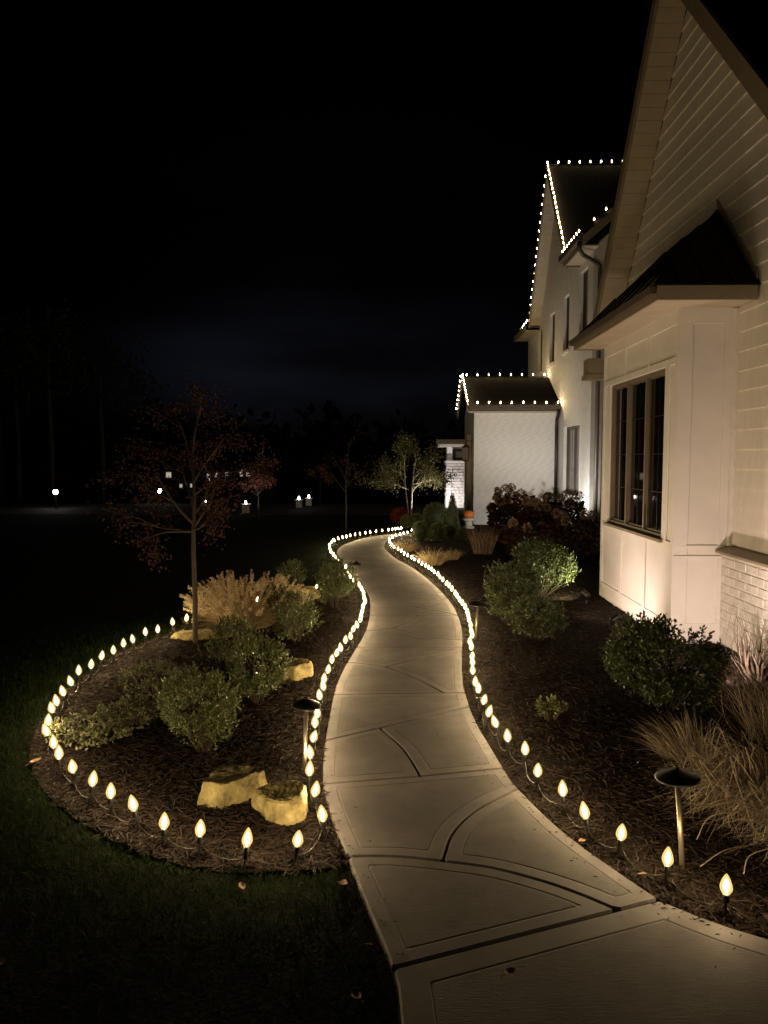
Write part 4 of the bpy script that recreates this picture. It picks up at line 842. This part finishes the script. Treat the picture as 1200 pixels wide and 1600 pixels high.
arc([(1.55,3.25,.06),(1.42,3.1,.12),(1.3,3.08,.1),(1.24,3.05,.02)]); arc([(1.5,3.0,.02),(1.4,2.95,.05),(1.28,2.9,.05),(1.18,2.86,.01)]); arc([(1.62,3.0,.03),(1.5,2.92,.06),(1.38,2.88,.045),(1.33,2.82,.005)])
tag(obj('fallen_grass_stalks', mb.mesh('fallen_grass_stalks','dry_grass',True), kind='stuff'), 'few long dry stalks arching over the mulch by the path light', 'grass stalks')
GY_ = 'yellow grass tufts at the bend'
clump('bright yellow dry grass tuft around the slim path light', .52, 11.3, 420, 1.0, .36, .8, .3, 46, 'straw', .009, 0, GY_, base=.14); clump('small yellow dry grass tuft at the tip of the bend', .12, 12.9, 260, .9, .28, .8, .3, 47, 'straw', .009, 0, GY_, base=.12); clump('dim yellow grass tuft right of the slim path light', .85, 11.9, 160, .9, .26, .7, .3, 48, 'straw', .008, 0, GY_, base=.1)
clump('rusty upright dry grass below the hydrangeas', 1.42, 12.6, 200, .4, .6, 1, .15, 49, 'dry_flower', .006, 0, None, base=.16, curl=.03)

# clipped balls and cone at the end of the walk
def ball(label, x, y, w, h, seed, n=2200, lf=.022, m='box_leaf', cone=False):
    r = np.random.default_rng(seed); t = thing('clipped_cone' if cone else 'clipped_boxwood', label, 'shrub', (x, y, -.012), 0, 'clipped evergreens by the porch')
    d = sph(n, r)
    if cone: f = r.uniform(0,1,n)**1.5; a = r.uniform(0,6.28,n); q = (w/2)*(1-f)**.8*r.uniform(.86,1.05,n)+.01; P = np.column_stack([q*np.cos(a), q*np.sin(a), f*h]); D = np.column_stack([np.cos(a), np.sin(a), np.full(n,.6)])+r.normal(0,.5,(n,3))
    else: P = np.array([0,0,h*.5])+d*np.array([w/2,w/2,h*.5])*(lump(d, seed, .05)*r.uniform(.86,1.03,n))[:,None]; D = d+r.normal(0,.6,(n,3))
    V, F = leaves(P, D, r.uniform(.7,1.2,n)*lf, lf*.6, .15, r); obj('foliage', npmesh('foliage', V, F, m), t, kind='stuff')
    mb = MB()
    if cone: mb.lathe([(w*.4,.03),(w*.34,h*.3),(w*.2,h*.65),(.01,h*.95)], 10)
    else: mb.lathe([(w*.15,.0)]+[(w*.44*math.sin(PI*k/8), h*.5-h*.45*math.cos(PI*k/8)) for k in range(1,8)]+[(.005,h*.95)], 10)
    obj('inner_core', mb.mesh('inner_core','dark_leaf',True), t)  # solid dark core closing the gaps between the leaves
ball('clipped boxwood ball at the inside of the far bend', .44, 14.65, .33, .38, 51); ball('clipped boxwood ball second from the bend', .75, 14.55, .33, .35, 52); ball('small grey green clipped ball third from the bend', 1.03, 15.0, .28, .27, 53, 1500, .022, 'box_leaf_light'); ball('small dark clipped ball below the pumpkin', 1.27, 14.7, .22, .24, 54, 1200)
ball('little clipped ball beyond the walkway, under the birch', .17, 17.15, .24, .31, 55, 1200, .025, 'box_leaf_light'); ball('lit clipped ball beyond the walkway, right of the little one', .42, 17.2, .4, .34, 56, 1700, .025, 'box_leaf_light'); ball('big dark clipped ball left of the cone', .83, 16.95, .52, .6, 57, 2400, .026)
ball('dark pointed evergreen cone before the stone pier', 1.22, 16.95, .36, .8, 58, 2600, .026, 'box_leaf', True)
# crimson barberry
r = np.random.default_rng(61); t = thing('barberry_shrub', 'small crimson leaved shrub beyond the end of the walkway', 'shrub', (.05, 18.4, -.012)); d = sph(900, r); P = np.array([0,0,.2])+d*np.array([.22,.2,.18])*(r.uniform(.5,1.1,900))[:,None]
obj('foliage', npmesh('foliage', *leaves(P, d+r.normal(0,.6,(900,3)), .04, .028, .15, r), 'crimson_leaf'), t, kind='stuff'); obj('stems', stems_mesh(None, [tuple(p) for p in P[::60]], .006), t, kind='stuff')
# hydrangeas
def hydrangea(label, x, y, w, h, seed, heads, n=520, bright=False):
    r = np.random.default_rng(seed); t = thing('hydrangea', label, 'shrub', (x, y, -.012), 0, 'dried hydrangeas before the porch wall')
    a = r.uniform(0,6.28,n); q = w/2*np.sqrt(r.uniform(size=n)); P = np.column_stack([q*np.cos(a), q*np.sin(a), h*.85*r.uniform(.12,1,n)]); D = np.column_stack([np.cos(a), np.sin(a), r.normal(-.2,.5,n)])
    obj('foliage', npmesh('foliage', *leaves(P, D, r.uniform(.07,.13,n), r.uniform(.05,.085,n), .2, r), 'maroon_leaf'), t, kind='stuff'); tops = []
    for k in range(heads):
        aa = r.uniform(0,6.28); qq = w/2*math.sqrt(r.uniform())*.95; c = np.array([qq*math.cos(aa), qq*math.sin(aa), h*r.uniform(.78,1.02)]); tops.append(tuple(c)); m = 130; dd = sph(m, r)
        V, F = leaves(c+dd*np.array([.06,.06,.065])*r.uniform(.7,1.1,m)[:,None], dd+r.normal(0,.5,(m,3)), .03, .026, .15, r); obj('flower_head', npmesh('flower_head', V, F, 'dry_flower'), t)
    obj('stems', stems_mesh(None, tops+[tuple(p) for p in P[::40]], .007), t, kind='stuff')
hydrangea('low dried hydrangea with pale heads beside the pumpkin', 1.98, 14.3, .5, .85, 71, 12); hydrangea('tallest dried hydrangea with one flower spike against the porch wall', 2.15, 14.3, .7, 1.05, 72, 12, 700); hydrangea('dark hydrangea in the middle of the row', 2.55, 13.6, .7, .9, 73, 10, 700); hydrangea('dark hydrangea nearest the tall brick front', 3.0, 13.9, .8, .95, 74, 10, 700); hydrangea('low dark hydrangea behind the large leafy bush', 2.2, 12.6, .8, .55, 75, 6, 600); hydrangea('dark hydrangea half hidden by the bay corner', 2.9, 12.5, .8, .7, 76, 6, 600)
hydrangea('hydrangea close to the porch wall whose shadow spreads over it', 3.2, 16.9, .8, .55, 77, 3, 420)
# pumpkin on its stand
t = thing('pumpkin', 'orange pumpkin among the hydrangeas by the porch', 'pumpkin', (1.62, 17.3, .215))
obj('rind', MB().lathe([(.02,.01),(.07,.0),(.108,.035),(.12,.085),(.108,.135),(.07,.168),(.02,.16)], 32, ripple=lambda a: 1+.05*math.cos(10*a)).mesh('rind','pumpkin',True), t); obj('stem', MB().tube([(0,0,.155),(.005,0,.185),(.018,0,.21)], [.017,.012,.013], 7).mesh('stem','bark'), t)
t = thing('stone_pedestal', 'pale round stone pedestal carrying the pumpkin', 'pedestal', (1.62, 17.3, -.012)); obj('top', MB().lathe([(.11,.17),(.15,.185),(.15,.222),(.14,.228)], 20).mesh('top','pale_stone'), t); obj('shaft', MB().lathe([(.13,-.03),(.13,.02),(.085,.05),(.085,.15),(.11,.1695)], 16).mesh('shaft','pale_stone'), t)

# ------------------------------------------------------------------ trees
def tree(name, label, x, y, z0, trunk, limbs, seed, depth, leaf_m, nleaf, lf, bark='bark', group=None, ltw=.55, droop=0., r0=.024, leafspread=.06, crown_name='crown', density=None):
    """trunk: list of points; limbs: list of (height fraction point, direction, length)"""
    rr = random.Random(seed); r = np.random.default_rng(seed); t = thing(name, label, 'tree', (x, y, z0), 0, group)
    mb = MB(); tips = []
    def grow(p, d, L, rad, lev):
        pts = [Vector(p)]; d = Vector(d).normalized(); n = 4; radii = [rad]
        for k in range(n):
            d = (d+Vector((rr.gauss(0,.13), rr.gauss(0,.13), rr.gauss(.02,.1)-droop*.2))).normalized(); pts.append(pts[-1]+d*L/n); radii.append(rad*(1-.6*(k+1)/n))
        mb2.tube(pts, radii, 5 if lev < 2 else 4)
        for k in range(1, n+1):
            if lev >= depth-1: tips.append((pts[k], d.copy()))
        if lev < depth:
            for k in range(rr.choice((2,3,3))):
                q = rr.uniform(.35,1); i = min(int(q*n), n-1); b = pts[i].lerp(pts[i+1], q*n-i); nd = (d+Vector((rr.gauss(0,.6), rr.gauss(0,.6), rr.gauss(.08,.35)-droop))).normalized(); grow(b, nd, L*rr.uniform(.5,.75), rad*.5, lev+1)
    for tk in trunk: mb.tube(tk, [r0*(1-.45*i/(len(tk)-1)) for i in range(len(tk))], 9)
    obj('trunk', mb.mesh('trunk', bark, True), t)
    for (p, d, L) in limbs:
        mb2 = MB(); grow(p, d, L, r0*.5, 0); obj('limb', mb2.mesh('limb', bark, True), t)
    if nleaf:
        ii = r.integers(0, len(tips), nleaf); P = np.array([tips[i][0] for i in ii])+r.normal(0, leafspread, (nleaf,3)); D = r.normal(0,1,(nleaf,3))+np.array([0,0,-.7])
        obj(crown_name, npmesh('crown', *leaves(P, D, r.uniform(.7,1.2,nleaf)*lf, lf*ltw, .2, r), leaf_m), t, kind='stuff')
    return t
tree('young_tree', 'slender young tree with sparse dark red leaves in the left bed', -1.77, 6.47, -.02, [[(0,0,-.05),(.005,0,.4),(-.005,.01,.8),(.0,.0,1.0),(.01,.02,1.3),(-.01,.03,1.65)]],
     [((0,0,1.0),(.6,-.1,.8),.5),((0,0,.98),(-1,.1,.22),.55),((0,0,1.05),(-.8,-.3,.5),.55),((.0,0,1.12),(.35,.6,.8),.5),((0,.01,1.2),(-.4,.5,.8),.55),((.01,.02,1.3),(.7,.2,.7),.5),((-.01,.03,1.6),(.1,.0,1),.5),((-.01,.03,1.5),(-.3,-.2,.9),.5),((0,0,1.0),(.5,-.5,.1),.34),((0,.02,1.4),(.45,-.3,.8),.5),((0,.0,.98),(-.7,-.5,.1),.42)], 81, 2, 'red_leaf', 3400, .036, leafspread=.05, droop=.16)
tree('birch', 'multi stemmed birch with pale lit leaves at the end of the walkway', .29, 20.4, -.02, [[(0,0,-.05),(-.04,0,.4),(-.1,0,.9),(-.12,.05,1.4)],[(.05,0,-.05),(.07,.02,.4),(.1,0,.9),(.16,.0,1.5)]],
     [((-.1,0,.8),(-.8,0,.5),.65),((-.1,0,.9),(-.4,.3,.8),.7),((-.12,.05,1.3),(-.2,0,1),.6),((.1,0,.8),(.8,-.1,.5),.7),((.12,0,1.0),(.6,.3,.7),.7),((.16,0,1.4),(.15,0,1),.55),((.1,0,.7),(.3,-.6,.6),.6),((0,0,.75),(-.7,-.3,.25),.6),((.12,0,.9),(.9,.1,.2),.6)], 82, 2, 'birch_leaf', 5200, .06, 'birch_bark', r0=.03, leafspread=.09)
tree('small_tree', 'small pink leaved tree lit from below across the lawn', -3.85, 20.7, -.03, [[(0,0,-.05),(.0,0,.3),(.01,0,.62)]], [((0,0,.58),(-.7,0,.6),.4),((0,0,.6),(.7,.1,.6),.42),((.01,0,.62),(.1,0,1),.45),((0,0,.6),(0,.6,.6),.4),((0,0,.6),(-.3,-.5,.7),.4),((0,0,.6),(.4,-.4,.8),.45)], 83, 2, 'pink_leaf', 1300, .05, r0=.025, leafspread=.05)
tree('bare_tree', 'thin dark nearly bare tree standing on the lawn behind the walkway', -1.18, 17.0, -.03, [[(0,0,-.05),(.01,0,.5),(0,0,1.0),(.01,0,1.4)]], [((0,0,.85),(-.6,.1,.8),.6),((0,0,.95),(.6,0,.7),.55),((0,0,1.1),(-.4,.3,.8),.5),((.01,0,1.35),(.1,0,1),.6),((0,0,1.0),(.3,-.4,.6),.5)], 84, 2, 'maroon_leaf', 260, .05, r0=.022, leafspread=.06)
tree('small_tree', 'tiny reddish tree beside the two far lamp piers', -2.75, 26.6, -.03, [[(0,0,-.05),(.0,0,.4),(.01,0,.8)]], [((0,0,.7),(-.7,0,.6),.4),((0,0,.75),(.6,.1,.6),.35),((.01,0,.8),(.1,0,1),.4)], 85, 2, 'pink_leaf', 420, .06, r0=.022, leafspread=.06)
for i, (x, y, h, lb) in enumerate([(-15.2,30,7,'pale tall trunk at the far left of the dark lawn'),(-13.4,29,7.5,'pale tall trunk just left of the bright bollard lamp'),(-12.2,31,7,'pale tall trunk just right of the bright bollard lamp'),(-17.5,33,7.5,'dim trunk at the left picture edge')]):
    zb = -.1-4.5*max(0,(y-27)/33)**1.4
    tree('tall_tree', lb, x, y, zb, [[(0,0,-.1),(.05,0,2),(-.03,.05,4),(.05,0,h)]], [((0,0,h*.6+.3*k),(math.cos(k*2.4),math.sin(k*2.4),.5),1.4) for k in range(7)], 90+i, 1, 'dark_leaf', 900, .22, r0=.11, leafspread=.35, group='tall trees beyond the lawn')
# far wood behind everything
r = np.random.default_rng(99); n = 160; cx = r.uniform(-75,60,n); cy = r.uniform(62,84,n); ch = r.uniform(6.5,10.5,n)+np.clip(-cx-10,0,40)*.06; PP = []; DD = []
for i in range(n):
    m = 150; d = sph(m, r); PP.append(np.array([cx[i],cy[i],-4.5+ch[i]*.55])+d*np.array([2.6,2.2,ch[i]*.45])*r.uniform(.55,1.05,m)[:,None]); DD.append(d+r.normal(0,.6,(m,3)))
obj('far_wood', npmesh('far_wood', *leaves(np.concatenate(PP), np.concatenate(DD), 1.1, .8, .15, r), 'dark_leaf'), kind='stuff', label='dark wood beyond the lawn', category='wood')

# far lit things -----------------------------------------------------------
def pier(x, y, label):
    t = thing('lamp_pier', label, 'lamp pier', (x, y, -.02), 0, 'lit piers across the lawn'); obj('pier', MB().box((-.09,-.09,-.05),(.09,.09,.24)).mesh('pier','ledge_stone'), t); obj('cap', MB().box((-.13,-.13,.241),(.13,.13,.265)).mesh('cap','pale_stone'), t)
    obj('lamp', MB().lathe([(.02,.266),(.025,.28),(.025,.35),(.012,.37)], 8).mesh('lamp','lamp_white'), t)
pier(-4.46, 22.3-.3+.0, 'stone pier with lit lamp left of the pink leaved tree'); pier(-3.2, 24.3, 'left one of the two far lit piers by the tiny tree'); pier(-3.0, 25.3, 'right one of the two far lit piers by the tiny tree'); pier(-5.85, 22.9, 'stone pier with lit lamp seen through the red tree')
def bollard(x, y, h, label, s=1.):
    t = thing('bollard_lamp', label, 'bollard lamp', (x, y, -.02), 0, 'bollard lamps on the lawn'); obj('post', MB().lathe([(.05,-.05),(.05,.02),(.03,.03),(.03,h-.08)], 10).mesh('post','black_metal'), t); obj('lamp', MB().lathe([(.03,h-.08),(.06*s,h-.06),(.07*s,h),(.05*s,h+.05),(.01,h+.07)], 10).mesh('lamp','lamp_far'), t); obj('cap', MB().lathe([(.08*s,h+.071),(.06*s,h+.09),(.01,h+.1)], 10).mesh('cap','black_metal'), t)
bollard(-10.8, 23.6, .55, 'bright bollard lamp on the far left of the lawn'); bollard(-8.7, 27.4, .42, 'bright bollard lamp left of the young red tree')
far = thing('far_house', 'dark distant house with a few small lit windows', 'house', (-15, 62, -4.6))
obj('wall', MB().box((-6,0,0),(5,6,5.8)).mesh('wall','far_wall'), far); obj('roof', MB().prism([(-.5,5.8),(6.5,5.8),(3,8.0)], 0, -6.4, 5.4).mesh('roof','shingle'), far)
for wx, wz, w, h in ((-18.9,.18,.4,.4),(-15.6,-.05,.22,.6),(-15.0,.08,.4,.5),(-17.9,-.72,.2,.25),(-17.0,-.7,.22,.28),(-14.1,.3,.2,.3),(-12.9,.33,.2,.5),(-12.3,.23,.3,.3)):
    f = obj('window', MB().box((wx+15-w/2-.08,-.06,wz+4.6-h/2-.08),(wx+15+w/2+.08,-.005,wz+4.6+h/2+.08)).mesh('window','white_paint'), far); obj('pane', MB().box((wx+15-w/2,-.09,wz+4.6-h/2),(wx+15+w/2,-.065,wz+4.6+h/2)).mesh('pane','window_lit'), f)

# fallen leaves ---------------------------------------------------------------
def leaf_mesh(seed):
    r = random.Random(seed); out = [(0,0),(.012,.014),(.028,.02),(.044,.014),(.06,0),(.044,-.013),(.028,-.019),(.012,-.014)]; mb = MB(); zc = r.uniform(.006,.014)
    mb.add([(x-.03, y, abs(y)*zc*60+.002+.012*((x-.03)/.03)**2*r.uniform(.3,1)) for x, y in out]+[((0),0,.003)], [(i,(i+1) % 8,8) for i in range(8)]); mb.tube([(-.05,.004,.004),(-.03,0,.006)], .0012, 4); return mb.mesh('fallen_leaf','dead_leaf')
LM = [leaf_mesh(i) for i in range(4)]
GL = 'fallen leaves on the ground'
for i, (x, y, z, s, lb) in enumerate([(-.07,2.36,.0,.8,'tan fallen leaf on the lawn at the left edge of the front slab'),(.35,2.24,.002,.75,'curled brown leaf lying on the front slab'),(.935,2.80,.0,.6,'orange brown leaf at the foot of the third right bulb'),(.765,3.05,.004,.6,'pale leaf overhanging the right slab edge'),(1.2,3.1,.0,.6,'brown leaf in the mulch right of the tall path light'),(-1.9,3.83,.0,1.1,'large curled leaf beside the leftmost bulbs'),(-.33,3.2,.0,.6,'rust coloured leaf between the last left bulbs and the boulder'),(-.58,2.7,.0,.7,'pale leaf on the bed edge below the front bulbs'),(-.2,2.72,.0,.7,'grey brown leaf on the mulch by the slab corner'),(-1.25,2.25,.005,.7,'pale leaf alone on the dark lawn, bottom left'),(-.12,2.12,.005,.7,'dull leaf on the lawn near the bottom picture edge')]):
    tag(obj('fallen_leaf', LM[i % 4], None, (x, y, z+.004), (random.uniform(-.3,.3), random.uniform(-.3,.3), random.uniform(0,6.28))), lb, 'leaf', GL).scale = (s, s, s)
bpy.data.objects['fallen_leaf.001'].rotation_euler = (.05, -.05, .6)
for i in range(6, 14):
    x, y = random.uniform(-.35,.4), random.uniform(3,8)
    s = random.uniform(.16,.3)
    tag(obj('fallen_leaf', LM[i % 4], None, (x, y, .008 if i <= 5 else .002), (random.uniform(-.4,.4), random.uniform(-.4,.4), random.uniform(0,6.28))), 'small faint leaf lying on the front lawn' if i <= 5 else 'tiny leaf scrap lying on the concrete walkway', 'leaf', 'small leaves on the front lawn' if i <= 5 else 'leaf scraps on the walkway').scale = (s, s, s)
